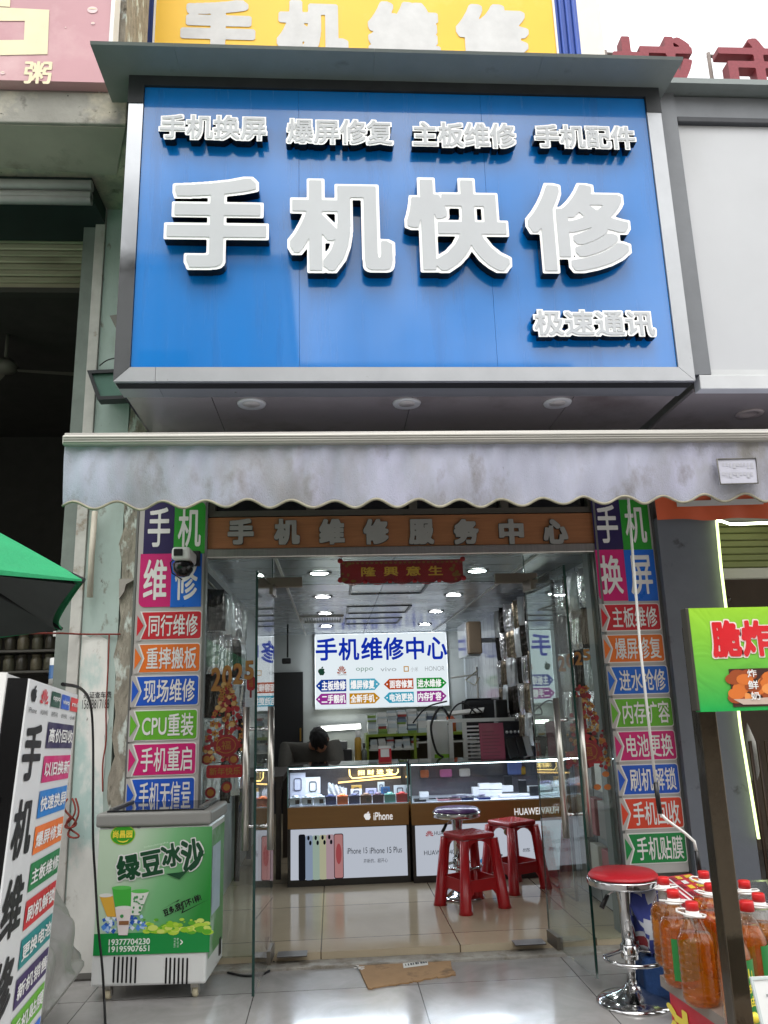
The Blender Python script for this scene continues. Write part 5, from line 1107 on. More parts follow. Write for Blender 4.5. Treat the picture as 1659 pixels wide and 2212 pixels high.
def hang(x,y,z,rz,lab,grp,k,sc_=1):
    o=bpy.data.objects.new('foil_packet',PM[k%8]); C.objects.link(o); o.location=(x,y,z); o.rotation_euler=(random.uniform(-.06,.06),random.uniform(-.05,.05),rz); o.scale=(sc_,sc_,sc_); tag(o,lab,'packet',grp)
rw=['top','second','third','fourth','lowest']
rck=thing('hanging_rack','dark rack holding rows of shiny foil packets before the right wall','rack',(1.66,7,.9))
MB().box((1.67,6.15,.95),(1.70,7.75,2.15)).build('back_board',M('rack_black',c8(24,24,26),.5),rck)
m=MB()
for r_ in range(5): m.tube([(1.662,6.18,2.13-.235*r_),(1.662,7.72,2.13-.235*r_)],.006,6)
m.build('rail',STEEL,rck)
for r_ in range(5):
    for k in range(6): hang(1.585+.012*(k%3),6.22+.265*k,2.135-.235*r_-.005*(k%2),math.radians(-42+9*((k*7+r_*3)%4)),'shiny foil packet in the %s row of the dark rack by the right wall'%rw[r_],'foil packets on the dark rack',(k*3+r_*5),1.08)
for x_,y0_,y1_,lb_ in ((-.798,4.93,6.35,'dark board added for contrast behind clear packets on the left inner wall'),(1.706,4.93,5.5,'dark board added for contrast behind clear packets on the right inner wall')):  # dark backing boards added to deepen the tone behind the packets
    t=thing('hanging_rack',lb_,'rack',(x_,(y0_+y1_)/2,.8)); MB().box((x_,y0_,.80),(x_+.012,y1_,2.14)).build('back_board',M('rack_black',c8(24,24,26),.5),t); m=MB()
    for r_ in range(5): m.tube([(x_+(.018 if x_<0 else -.006),y0_+.02,2.08-.26*r_),(x_+(.018 if x_<0 else -.006),y1_-.02,2.08-.26*r_)],.005,6)
    m.build('rail',STEEL,t)
for r_ in range(5):
    for k in range(6): hang(-.725+.02*(k%2),4.98+.225*k,2.02-.26*r_,math.radians(40-8*((k+r_)%3)),'clear foil packet in the %s row behind the left side glass'%rw[r_],'foil packets behind the left side glass',(0,3,1,7,4,5,3)[(k*3+r_*2)%7],1.1)
for r_ in range(4):
    for k in range(4): hang(1.645-.02*(k%2),4.98+.17*k,2.12-.26*r_,math.radians(-46+8*((k+r_)%3)),'clear foil packet in the %s row behind the right side glass'%rw[r_],'foil packets behind the right side glass',(1,0,3,5,4,7)[(k*2+r_)%6],1.1)
for r_ in range(3):
    for k in range(3):
        z=.95-.28*r_; y=5.0+.22*k
        t=tag(MB().box((1.64,y,z-.22),(1.70,y+.15,z),bev=.004).build('accessory_box',M('accessory_%d'%((k+r_)%3),c8(*((206,206,200),(150,150,150),(176,120,124))[(k+r_)%3]),.4,var=.1)),'pale accessory box, %s row low behind the right side glass'%('top','middle','bottom')[r_],'box','accessory boxes low behind the right side glass')
mi=thing('added_mirror','tall mirror panel added beyond the right glass door to repeat the lightbox','mirror',(1.555,5.9,0))  # mirror added and turned so the lightbox reflection shows by the door
FMi=Frame((1.572,5.56,0),(-.0447,1,0),(0,0,1)); FMi=FMi if FMi.N.x<0 else Frame((1.543,6.2,0),(.0447,-1,0),(0,0,1))
MB().prism(rect((0,.02,.64,2.12)),FMi,0,.006).build('glass',M('mirror_silver',c8(214,222,222),.015,1),mi); MB().prism(rect((-.006,.0,.646,2.126)),FMi,-.02,-.001).build('backing',M('mirror_back',c8(60,62,60),.5),mi)
# ---------------------------------------------------------------- stools
RP=M('red_plastic',c8(176,22,30),.3,var=.05,coat=.2)
def plastic_stool(label,loc,rz):
    t=thing('plastic_stool',label,'stool',(0,0,0),'red plastic stools before the right counter'); H_=.455; a,b_=.114,.150
    MB().box((-a-.012,-a-.012,H_-.035),(a+.012,a+.012,H_),bev=.016,seg=3).build('seat',RP,t)
    m=MB()
    for i in range(5):
        for j in range(5): m.lathe([(0,.003),(.006,.002),(.008,0)],((i-2)*.045,(j-2)*.045,H_+.0005),8)
    m.build('grip_dots',RP,t)
    for k in range(4):
        R4=Matrix.Rotation(math.pi/2*k,4,'Z'); top=H_-.036; sl=(b_-a)/top; Lh=math.hypot(b_-a,top)
        F=Frame(R4@Vector((0,-b_,0)),R4@Vector((1,0,0)),(R4@Vector((0,b_-a,top))))
        w0,w1=b_,a; wl=lambda v:w0+(w1-w0)*v/Lh
        outer=[(-w0-.012,0),(-w0+.040,0),(-wl(.10)+.042,.085),(-wl(.13)+.065,.115),(wl(.13)-.065,.115),(wl(.1)-.042,.085),(w0-.040,0),(w0+.012,0),(w1+.006,Lh),(-w1-.006,Lh)]
        hole=[(-wl(.185)+.038,.185),(wl(.185)-.038,.185),(wl(.35)-.036,.35)]+[((wl(.35)-.036)*math.cos(math.radians(q)),.35+.062*math.sin(math.radians(q))) for q in (25,50,75,90,105,130,155)]+[(-wl(.35)+.036,.35)]
        MB().prism([outer,hole],F,-.010,.0).build('side_wall',RP,t)
        MB().tube([R4@Vector((b_,-b_,.0)),R4@Vector((b_,-b_,.02)),R4@Vector((a+.002,-a-.002,top))],[.046,.038,.028],12).build('leg',RP,t)
    t.location=loc; t.rotation_euler=(0,0,rz); return t
l0,l1,l2=gz(945,1955,0),gz(1090,1955,0),gz(990,1990,0)
s1=plastic_stool('front red plastic stool with arched sides before the right counter',(.885,5.56,0),math.radians(25))
s2=dup(s1,(1.275,6.02,0),'rear red plastic stool with a round silver sticker, closer to the right door',math.radians(30))
MB().lathe([(0,.002),(.022,.002),(.024,0)],s2.location+Vector((-.112,-.070,.39)),16,mat=(Matrix.Rotation(math.radians(-60),3,'Z')@Matrix.Rotation(math.radians(88),3,'X'))).build('sticker',M('silver_sticker',c8(150,140,110),.3,.6),s2)
def bar_stool(label,loc,seatm,hs,rb,grip,rz):
    t=thing('bar_stool',label,'bar stool',(0,0,0)); x,y=0,0
    MB().lathe([(0,.045),(.9*.16,.043),(.158,.03),(.162,.022),(0,.022)],(x,y,hs-.045),40).build('seat',seatm,t)
    MB().lathe([(.150,.021),(.166,.020),(.170,.012),(.166,.004),(.168,-.004),(.162,-.014),(.14,-.02),(0,-.02)],(x,y,hs-.045),40).build('seat_ring',CHROME,t)
    MB().lathe([(.040,hs-.07),(.032,hs*.72),(.032,hs*.42),(.0,hs*.42)],(x,y,0),20).lathe([(.0,hs*.45),(.024,hs*.44),(.024,.06),(0,.06)],(x,y,0),20).build('column',CHROME,t)
    MB().lathe([(0,.082),(.030,.080),(.036,.070),(.060,.050),(.11,.030),(.155,.016),(.168,.006),(.168,0),(0,0)],(x,y,.001),44).build('base',CHROME,t)
    m=MB(); P=[Vector((.135*math.cos(q),-.06+.125*math.sin(q),hs*.36)) for q in [math.radians(160+220*k/24) for k in range(25)]]
    m.tube([Vector((-.03,.0,hs*.39)),P[0]]+P[1:-1]+[P[-1],Vector((.03,.0,hs*.39))],.009,8); m.lathe([(.042,hs*.33),(.042,hs*.43),(.035,hs*.44),(.0,hs*.44),],(x,y,0),16); m.build('foot_ring',CHROME,t)
    MB().tube([(-.02,0,hs-.07),(-.09,-.02,hs-.10)],.005,6).build('lever',CHROME,t); MB().tube([(-.088,-.02,hs-.099),(-.125,-.03,hs-.15)],[.010,.012],8).build('lever_grip',BLACK,t)
    t.location=loc; t.rotation_euler=(0,0,rz); return t
bar_stool('chrome bar stool with a red round seat at the door side',(1.345,3.93,-.05),M('red_vinyl_seat',c8(176,26,38),.4,var=.04,bump=.001,vs=60),.555,.5,True,0)
bar_stool('chrome bar stool with a purple round seat before the right counter',(.85,5.83,0),M('purple_vinyl_seat',c8(104,72,130),.25),.575,.5,True,math.radians(15))
# ---------------------------------------------------------------- chest freezer
fz=thing('chest_freezer','white wheeled chest freezer with a green printed front, left of the doorway','freezer',(-.89,4.47,-.05))
x0,x1,y0,y1=-1.168,-.618,4.255,4.66; FF=FY(y0); NX=Frame((x1,0,0),(0,1,0),(0,0,1))
FW=M('freezer_white',c8(216,218,216),.3,var=.04,vs=3,stain=[(c8(176,172,160),6,.64,.8)])
MB().box((x0,y0,.022),(x1,y1,.735),bev=.012).build('cabinet',FW,fz)
MB().box((x0-.012,y0-.014,.737),(x1+.012,y1+.01,.803),bev=.014,seg=3).build('rim',M('rim_grey',c8(142,142,138),.4,var=.05),fz)
MB().box((x0+.03,y0+.02,.8035),(x1-.03,y1-.02,.812),bev=.003).build('glass_lid',M('dark_lid_glass',c8(36,38,40),.06),fz)
MB().box((x0+.04,y0+.03,.8125),(x0+.06,y1-.03,.822)).build('lid_handle',GREYP,fz); MB().box((x1-.06,y0+.03,.8125),(x1-.04,y1-.03,.822)).build('lid_handle',GREYP,fz)
Q=lambda x,y:(211.2+x/4.43,1689.7+y/4.43)
def qb(*b): a=Q(b[0],b[1]); c_=Q(b[2],b[3]); return FF.bx(a[0],a[1],c_[0],c_[1])
for xs in (160,202,243,284,326,370,667,706,748,788,828,870):
    b=qb(xs-7,1672,xs+7,1925); flat(rrect(b[0]-.001,b[1],b[2]+.001,b[3],.004,3),FF,.0025,BLACK,fz,'vent_slot')
# printed front sticker: pale to deep green from left to right, as printed
def printg():
    mm=bpy.data.materials.new('green_print'); mm.use_nodes=True; t=mm.node_tree; n=t.nodes; b=n['Principled BSDF']; b.inputs['Roughness'].default_value=.3
    tcx=n.new('ShaderNodeTexCoord'); mp=n.new('ShaderNodeMapping'); t.links.new(tcx.outputs['Generated'],mp.inputs[0]); mp.inputs['Rotation'].default_value=(0,.0,0)
    sp=n.new('ShaderNodeSeparateXYZ'); t.links.new(mp.outputs[0],sp.inputs[0])
    ad=n.new('ShaderNodeMath'); ad.operation='MULTIPLY_ADD'; ad.inputs[1].default_value=-.35; t.links.new(sp.outputs[2],ad.inputs[0]); t.links.new(sp.outputs[0],ad.inputs[2])
    cr_=n.new('ShaderNodeValToRGB'); t.links.new(ad.outputs[0],cr_.inputs[0]); e=cr_.color_ramp.elements
    e[0].position=.0; e[0].color=c8(188,210,184); e[1].position=.8; e[1].color=c8(38,136,52); k=e.new(.35); k.color=c8(120,182,126); cr_.color_ramp.elements[0].position=-.0
    t.links.new(cr_.outputs[0],b.inputs['Base Color']); return mm
B=qb(0,318,1100,1640); B=(x0+.008,B[1],B[2],.728)
MB().prism(rect(B),FF,.0015,.003).build('front_print',printg(),fz)
b2=qb(0,1432,1090,1640); flat(rect((B[0],B[1],B[2],b2[3])),FF,.0045,M('print_band',c8(24,140,66),.35),fz,'print_band')
m=MB(); r=random.Random(5)
for k in range(90):
    u=r.random(); xx=450+u*640; yy=1300+r.random()**.7*125; s=r.uniform(8,34)*(.5+.5*(yy-1280)/150)
    a=Q(xx,yy); cx,cy=FF.on(*a); m.prism(ell(cx,cy,s*.0021*.45,s*.0011*.45,12),FF,.0046+.00002*k,.0046+.00002*k,k%4)
m.build('meadow_print',[M('meadow_%d'%k,c8(*c_),.4) for k,c_ in enumerate(((150,200,44),(180,214,70),(96,174,44),(206,222,110)))],fz,fix=False)
IC=[M('ice_%d'%k,c8(*c_),.3) for k,c_ in enumerate(((46,96,190),(176,206,240),(86,140,216),(226,236,246)))]
for side in (0,1):
  m=MB()
  for k in range(22):
    xx=r.uniform(60,210) if side==0 else r.uniform(300,470); yy=1285+r.random()*150; a=Q(xx,yy); cx,cy=FF.on(*a); s=r.uniform(.006,.015); a0=r.uniform(0,90)
    m.prism([(cx+s*math.cos(math.radians(a0+q)),cy+s*math.sin(math.radians(a0+q))) for q in (0,80,170,260)],FF,.0048+.00003*k,.0048+.00003*k,k%4)
  m.build('ice_print',IC,fz,fix=False)
def cup(px0,px1,pb0,pb1,yt,yb,mats,name,lid=None,off=.0065):
    P=[FF.on(*Q(*q)) for q in ((px0,yt),(px1,yt),(pb1,yb),(pb0,yb))]; o=flat(P[::-1],FF,off,mats,fz,name)
    cx=(P[0][0]+P[1][0])/2; cy=(P[0][1]+P[1][1])/2; flat(ell(cx,cy,(P[1][0]-P[0][0])/2*1.04,.009,18),FF,off+.0008,lid or mats,o,'cup_rim'); return o
cup(18,150,95,185,1085,1290,M('cup_amber',c8(222,172,66),.35),'printed_cup',M('cup_pale',c8(226,226,220),.3)); cup(145,330,175,330,1010,1195,M('cup_green',c8(70,176,66),.35),'printed_cup',M('cup_lid_green',c8(96,192,90),.3),.0075)
o=cup(335,505,325,410,1040,1270,M('cup_pale',c8(226,226,220),.3),'printed_cup',M('cup_lid_green',c8(96,192,90)),.0085)
m=MB()
for k in range(16): a=FF.on(*Q(r.uniform(345,450),r.uniform(1090,1250))); m.prism(ell(*a,r.uniform(.003,.009),r.uniform(.003,.007),10),FF,.0098+.00005*k,.0098+.00005*k)
m.build('cup_pattern',M('cup_leaf',c8(70,150,84),.4),o,fix=False)
o=cup(178,338,210,298,1200,1462,M('cup_milk',c8(226,216,214),.35),'printed_cup',M('cup_pale',c8(226,226,220)),.0105)
a=FF.on(*Q(243,1280)); flat(ell(*a,.009,.008,14),FF,.0122,M('cup_leaf',c8(70,150,84)),o,'cup_mark'); b=qb(215,1325,310,1362); flat(rect(b),FF,.0122,M('cup_brown',c8(140,96,60),.4),o,'cup_writing')
a=FF.on(*Q(248,505)); o=flat(ell(*a,.062,.047,36),FF,.0045,M('logo_lime_rim',c8(176,206,60),.35),fz,'oval_logo'); flat(ell(*a,.058,.043,36),FF,.0056,M('logo_green',c8(58,158,40),.35),o,'oval_field')
YEL=M('logo_yellow',c8(236,216,70),.35)
text('尚昌园',FF,qb(152,460,342,535),YEL,o,.03,96,.007); 
sm=[FF.on(*Q(*q)) for q in ((188,548),(215,562),(250,566),(285,558),(312,540),(290,568),(250,580),(212,572))]; flat(sm[::-1],FF,.007,YEL,o,'smile'); text('®',FF,qb(388,412,420,446),BLACKP,fz,.0,64,.0045)
DG=M('deep_green_ink',c8(16,70,40),.35)
for ch,b,rt in (('绿',(190,690,415,940),9),('豆',(425,650,630,890),9),('冰',(625,580,815,805),9),('沙',(815,535,1030,835),9)):
    bb=qb(*b); cx,cy=(bb[0]+bb[2])/2,(bb[1]+bb[3])/2; Fr=FF.rot(cx,cy,rt); Bx=(bb[0]-cx,bb[1]-cy,bb[2]-cx,bb[3]-cy); e=.005
    gl=glyph(ch,.075,128,.8); o=MB().prism(place(gl,(Bx[0]-e,Bx[1]-e,Bx[2]+e,Bx[3]+e)),Fr,.0075,.0075).build('lettering_rim',WHITE,fz,fix=False)
    text(ch,Fr,Bx,DG,o,.042,128,.009)
tk=[FF.on(*Q(*q)) for q in ((665,872),(800,855),(845,845),(1035,640),(1030,690),(800,920))]; flat(tk[::-1],FF,.0092,DG,fz,'swoosh')
bb=qb(455,570,690,625); cx,cy=(bb[0]+bb[2])/2,(bb[1]+bb[3])/2; text('lvdoubingsha',FF.rot(cx,cy,10),(bb[0]-cx,-.006,bb[2]-cx,.006),M('pale_ink',c8(206,228,206),.4),fz,.0,72,.0045)
bb=qb(640,1090,1010,1250); cx,cy=(bb[0]+bb[2])/2,(bb[1]+bb[3])/2; Fr=FF.rot(cx,cy,21); hw=(bb[2]-bb[0])/2*1.03
text('豆多,我们不1样!',Fr,(-hw,-.017,hw,.017),BLACKP,fz,.03,96,.0055)
for P in (((605,1225),(775,1130),(765,1145),(1035,955),(790,1128),(800,1112)),((665,1272),(830,1205),(815,1250),(1090,1105),(830,1232),(845,1195))): flat([FF.on(*Q(*q)) for q in P],FF,.0055,BLACKP,fz,'jagged_line')
text('1号不同',FF.rot(*FF.on(*Q(830,1055)),14),(-.028,-.009,.028,.009),BLACKP,fz,.0,64,.0055) if False else None
NUM=M('number_white',c8(232,238,230),.4)
text('19377704230',FF,qb(112,1497,512,1555),NUM,fz,.022,96,.006); text('19195907651',FF,qb(112,1565,507,1622),NUM,fz,.022,96,.006)
text('﹥',FF,qb(806,1495,832,1548),NUM,fz,.02,64,.006)
for k,xx in enumerate((752,782)): 
    b=qb(xx-9,1480,xx+9,1575); text('扫码关注' if k==0 else '公众号',Frame(FF.p(b[2],b[1]),(0,0,1),(-1,0,0)),(0,0,b[3]-b[1],b[2]-b[0]),NUM,fz,.0,64,.006)
# right side print
b=(y0+.03,.12,y1-.02,.70); flat(rect(b),NX,.002,M('side_print_green',c8(70,140,66),.35,var=.25,vs=4,stain=[(c8(190,210,200),3,.52,.7)]),fz,'side_print'); flat(rect((y0+.08,.30,y1-.12,.62)),NX,.0035,M('side_print_pale',c8(170,190,206),.3,var=.2,vs=6),fz,'side_picture')
m=MB()
for k in range(2): m.box((x1+.001,y0+.30+.03*k,.06),(x1+.004,y0+.318+.03*k,.14))
m.build('side_switch',BLACK,fz)
for xx in (x0+.07,x1-.06):
    for yy in (y0+.05,y1-.06):
        c_=MB().box((xx-.018,yy-.02,.0),(xx+.018,yy+.03,.021)).box((xx-.020,yy-.004,-.03),(xx-.015,yy+.02,-.0005)).box((xx+.015,yy-.004,-.03),(xx+.020,yy+.02,-.0005)).build('caster',STEEL,fz)
        MB().lathe([(0,-.013),(.020,-.013),(.025,-.007),(.025,.007),(.020,.013),(0,.013)],(xx,yy+.01,-.024),18,mat=Matrix.Rotation(math.pi/2,3,'Y')).build('wheel',M('cream_wheel',c8(206,196,166),.5),c_)
fz.rotation_euler=(0,0,math.radians(-3.5)); fz.location.x+=.008
# ---------------------------------------------------------------- leaning lightbox in the left foreground
A_=Vector((at(65,1466,1.9))); Bq=at(168,1501,2.48)
U=(Bq-A_).normalized(); V0=Vector((.043,0,1)); Nn=U.cross(V0).normalized(); V=Nn.cross(U).normalized()
BW=(Bq-A_).length; BH=1.43
FBd=Frame(A_-V*BH,U,V)
lbx=thing('leaning_lightbox','tall white lightbox sign with black edge tilted in the left foreground','lightbox',(FBd.O.x,FBd.O.y,-.05))
BWHT=M('lightbox_white',c8(212,214,214),.35,var=.03,vs=2)
MB().prism(rect((0,0,BW,BH)),FBd,-.004,0).build('face',BWHT,lbx)
MB().prism(rect((-.001,-.001,BW+.001,BH+.001)),FBd,-.058,-.005).build('side_panel',M('gloss_black_side',c8(10,10,11),.18),lbx)
MB().prism(rect((-.012,-.002,-.0015,BH+.012)),FBd,-.064,-.048).prism(rect((-.0012,BH+.0015,BW,BH+.010)),FBd,-.064,-.05).build('edge_profile',WHITE,lbx)
cl_=MB()
for z in (BH-.27,BH-.80): cl_.prism(rect((-.022,z,-.0125,z+.012)),FBd,-.075,-.03)
cl_.build('clip',CHROME,lbx)
W2=lambda x,y:(x/2.866,1440+y/2.866)
def wb(*b):
    a=W2(b[0],b[1]); c_=W2(b[2],b[3]); return FBd.bx(a[0],a[1],c_[0],c_[1])
tc_=[NAVY,MAG,K('azure_vinyl',18,120,196),VORANGE,K('forest_vinyl',18,120,64),VRED,K('teal_vinyl',24,130,132),K('aubergine_vinyl',56,34,92),VLIME,VBLUE]
ts=['高价回收','以旧换新','快速换屏','爆屏修复','主板维修','刷机解锁','更换电池','新机销售','手机贴膜','手机配件']
top_b=FBd.on(*W2(385,430))[1]; step=(FBd.on(*W2(385,430))[1]-FBd.on(*W2(170,1945))[1])/7
for k,(s_,mt) in enumerate(zip(ts,tc_)):
    zc=top_b-step*k; hh=step*.385; b=(BW*.40,zc-hh,BW*.975,zc+hh)
    if b[1]<.01: break
    o=flat(rect(b),FBd,.002,mt,lbx,'colour_tag'); text(s_,FBd,(b[0]+.012,b[1]+.014,b[2]-.012,b[3]-.014),WHITE,o,.018,96,.004)
bt=FBd.on(*W2(210,530))[1]; bs=(FBd.on(*W2(210,530))[1]-FBd.on(*W2(90,1478))[1])/2
for k,ch in enumerate('手机维修'):
    zc=bt-bs*k
    if zc-.07<0: break
    text(ch,FBd,(BW*.03,zc-.064,BW*.33,zc+.064),BLACKP,lbx,.03,128,.002,name='character')
zl=FBd.on(*W2(340,205))[1]; ls_=.036
logo(AP,FBd,(BW*.04,zl-.018,BW*.13,zl+.020),BLACKP,lbx,.002); logo(PT,FBd,(BW*.20,zl-.017,BW*.34,zl+.019),M('logo_crimson',c8(200,24,44),.4),lbx,.002)
for k,(s_,mt) in enumerate((('oppo',K('oppo_green',20,74,58)),('vivo',VROYAL),('mi',M('logo_orange_red',c8(214,60,64),.4)))):
    xx=BW*(.40+.215*k); o=flat(rect((xx,zl-.019,xx+BW*.185,zl+.019)),FBd,.002,mt,lbx,'logo_tile'); text(s_,FBd,(xx+.012,zl-.006,xx+BW*.185-.012,zl+.007),WHITE,o,.015,72,.004)
for k,s_ in enumerate(('iPhone','HUAWEI','拍照手机','音乐手机','小米')):
    xx=BW*(.03+.205*k); text(s_,FBd,(xx,zl-.043,xx+BW*.13,zl-.031),BLACKP,lbx,.012,64,.002)
# ---------------------------------------------------------------- sheeted goods behind the lightbox
TARP=M('grey_plastic_sheet',c8(150,150,146),.35,var=.15,vs=4,bump=.006,bs=9,stain=[(c8(110,108,102),3,.5,.8)])
tp=thing('covered_cart','cart under a crumpled grey plastic sheet between lightbox and freezer','cart',(-1.25,3.6,-.05))
prof=[(-1.75,.62),(-1.45,.74),(-1.27,.66),(-1.16,.42),(-1.12,.30),(-1.10,.20),(-1.20,.08),(-1.30,-.03)]
def sheet(u,v):
    k=u*(len(prof)-1); i=min(int(k),len(prof)-2); t=k-i; a,b=prof[i],prof[i+1]; x=a[0]+(b[0]-a[0])*t; z=a[1]+(b[1]-a[1])*t
    y=3.25+v*.78; wv=.022*math.sin(v*17+u*6)+.018*math.sin(u*23+v*5)+.01*math.sin(v*41-u*13)
    e=.22*(1-math.sin(math.pi*min(1,max(0,v)))**.4)
    return Vector((x-e*.5+wv*.7,y+wv*.4,z-e*.35+wv))
MB().grid(sheet,46,36).build('plastic_sheet',TARP,tp)
MB().box((-1.7,3.4,.06),(-1.32,3.9,.5),bev=.02).build('cart_body',M('dark_crate',c8(52,50,46),.7),tp)
m=MB()
for xx in (-1.66,-1.36):
    for yy in (3.45,3.85): m.lathe([(0,-.02),(.05,-.02),(.05,.02),(0,.02)],(xx,yy,0.0),16,mat=Matrix.Rotation(math.pi/2,3,'Y'))
m.build('wheel',RUBBER,tp)
# shelf with jars in the dark room
sj=thing('jar_shelf','grey shelf racks of jars deep in the dark room on the left','shelf',(-3.2,7.6,0))
m=MB()
for z in (1.68,1.87,2.06): m.box((-5.4,7.6,z-.02),(-1.75,8.0,z))
m.box((-1.75,7.6,0),(-1.70,8.0,2.3)).box((-5.45,7.6,0),(-5.4,8,2.3)); m.build('rack_board',M('grey_board',c8(130,128,122),.6),sj)
JM=[M('jar_glass_%d'%k,c8(*c_),.25,var=.2,vs=20) for k,c_ in enumerate(((120,118,100),(90,86,76),(140,132,110)))]
jm=[]
for k in range(3):
    mb=MB().lathe([(0,0),(.048,0),(.052,.02),(.052,.10),(.04,.125),(.04,.13),(.044,.131),(.044,.155),(0,.155)],(0,0,0),14); me=bpy.data.meshes.new('jar'); mb.bm.to_mesh(me); mb.bm.free(); me.materials.append(JM[k]); jm.append(me)
for r_,z in enumerate((1.68,1.87)):
    for k in range(12):
        o=bpy.data.objects.new('jar',jm[(k*5+r_)%3]); C.objects.link(o); o.location=(-1.9-.125*k,7.72+.02*(k%2),z); tag(o,'dusty jar on the %s board of the dark room shelf'%('lower','upper')[r_],'jar','jars on the dark room shelf')
cb_=thing('blue_sign_box','small blue and white sign box on the shelf under the green umbrella','box',(-1.9,5.3,1.75)); p=at(132,1368,5.3)
MB().box((p.x-.05,5.3,p.z-.02),(p.x+.09,5.36,p.z+.14),bev=.004).build('box',M('sky_box',c8(110,166,206),.4),cb_); flat([(p.x-.05,p.z-.02),(p.x+.0,p.z-.02),(p.x-.02,p.z+.14),(p.x-.05,p.z+.14)],FY(5.3),.003,WHITE,cb_,'white_stripe')
cn=thing('paint_tin','white tin with a blue label beside the pale pillar','tin',(-1.6,5.0,1.45)); p=at(128,1470,5.0)
MB().lathe([(0,0),(.06,0),(.06,.15),(.055,.155),(0,.155)],(p.x,5.0,p.z-.02),18).build('can',WHITE,cn); MB().lathe([(.061,.03),(.0615,.11)],(p.x,5.0,p.z-.02),18).build('label_band',K('tin_blue',70,110,160),cn); MB().box((p.x-.14,4.92,p.z-.05),(p.x+.1,5.1,p.z-.022)).build('bracket_shelf',M('grey_board',c8(130,128,122)),cn)
# ---------------------------------------------------------------- green umbrella
um=thing('market_umbrella','green market umbrella reaching in from the left edge','umbrella',(-2.5,2.27,-.05))
Cc=Vector((-2.5,2.27)); zr=1.672; A1=at(182,1252,2.2); ang0=math.atan2(A1.y-Cc.y,A1.x-Cc.x); Rr=(Vector((A1.x,A1.y))-Cc).length; zr=A1.z
GC=M('green_canvas',c8(26,140,88),.75,var=.14,vs=5,bump=.012,bs=7)
rim=[Vector((Cc.x+Rr*math.cos(ang0+math.pi/4*k),Cc.y+Rr*math.sin(ang0+math.pi/4*k),zr)) for k in range(8)]; apex=Vector((Cc.x,Cc.y,zr+.74))
m=MB()
for k in range(8):
    a,b=rim[k],rim[(k+1)%8]
    m.grid(lambda u,v:(lambda e:e+(apex-e)*v+Vector((0,0,.10*math.sin(math.pi*v)-.03*math.sin(math.pi*u)*(1-v)*.6)))(a.lerp(b,u)+(Vector((Cc.x,Cc.y,0))-Vector(((a.x+b.x)/2,(a.y+b.y)/2,0)))*.02*math.sin(math.pi*u)*(1-v)),10,10)
m.build('canopy',GC,um)
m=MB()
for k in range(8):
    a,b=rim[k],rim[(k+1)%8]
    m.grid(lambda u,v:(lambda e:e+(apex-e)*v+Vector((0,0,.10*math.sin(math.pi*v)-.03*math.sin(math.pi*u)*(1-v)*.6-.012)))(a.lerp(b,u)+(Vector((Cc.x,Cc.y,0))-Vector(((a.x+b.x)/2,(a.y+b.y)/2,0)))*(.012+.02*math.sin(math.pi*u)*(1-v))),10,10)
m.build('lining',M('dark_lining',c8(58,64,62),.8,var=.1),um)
m=MB()
for k in range(8):
    a,b=rim[k],rim[(k+1)%8]
    m.grid(lambda u,v:a.lerp(b,u)+(Vector((Cc.x,Cc.y,0))-Vector(((a.x+b.x)/2,(a.y+b.y)/2,0)))*.02*math.sin(math.pi*u)+Vector((0,0,-.03*math.sin(math.pi*u)*.6-.018*v*(.3+.7*math.sin(math.pi*u)))),10,2)
m.build('valance',GC,um)
for k in range(8): MB().tube([rim[k]+Vector((0,0,-.004)),rim[k].lerp(apex,.55)+Vector((0,0,.06)),apex+Vector((0,0,-.06))],.008,6).build('rib',DARK,um)
MB().tube([(Cc.x,Cc.y,-.05),(Cc.x,Cc.y,zr+.66)],.02,10).build('pole',STEEL,um)
MB().lathe([(0,.0),(.25,0),(.25,.05),(.04,.09),(0,.09)],(Cc.x,Cc.y,-.05),20).build('base',M('concrete_base',c8(130,128,124),.9),um)
# ---------------------------------------------------------------- floor: cardboard and lead
cbd=thing('cardboard_sheet','torn brown cardboard sheet lying on the tiles before the doorway','cardboard',(.36,4.5,-.05))
rr=random.Random(6); c4=[gz(768,2072,-.045),gz(793,2137,-.045),gz(880,2123,-.045),gz(920,2116,-.045),gz(985,2105,-.045),gz(976,2092,-.045),gz(970,2055,-.045)]
P=[]
for i,a in enumerate(c4):
    b=c4[(i+1)%len(c4)]; n=9 if 1<=i<=4 else 2
    for k in range(n): q=a.lerp(b,k/n); P.append((q.x+(rr.uniform(-.008,.008) if n>2 else 0),q.y+(rr.uniform(-.012,.012) if n>2 else 0)))
area=sum(P[i][0]*P[(i+1)%len(P)][1]-P[(i+1)%len(P)][0]*P[i][1] for i in range(len(P)))
if area<0: P=P[::-1]
FGd=Frame((0,0,-.05),(1,0,0),(0,1,0)); FGd.N=Vector((0,0,1))
MB().prism(P,FGd,.001,.008).build('sheet',M('brown_card',c8(156,124,88),.8,var=.14,vs=8,bump=.002,stain=[(c8(92,72,52),7,.56,.72),(c8(60,48,38),24,.68,.76)]),cbd)
l=[gz(870,2081,-.04),gz(923,2073,-.04),gz(925,2084,-.04),gz(872,2091,-.04)]; o=MB().prism([(q.x,q.y) for q in l][::-1],FGd,.0095,.0100).build('paper_label',M('white_paper',c8(212,210,204),.6),cbd)
m=MB()
for k in range(9):
    q=l[0].lerp(l[1],.08+.1*k); w_=rr.uniform(.004,.012); m.prism(rect((q.x,q.y-.05,q.x+w_,q.y-.015)),FGd,.0108,.0108)
m.build('label_print',BLACKP,o,fix=False)
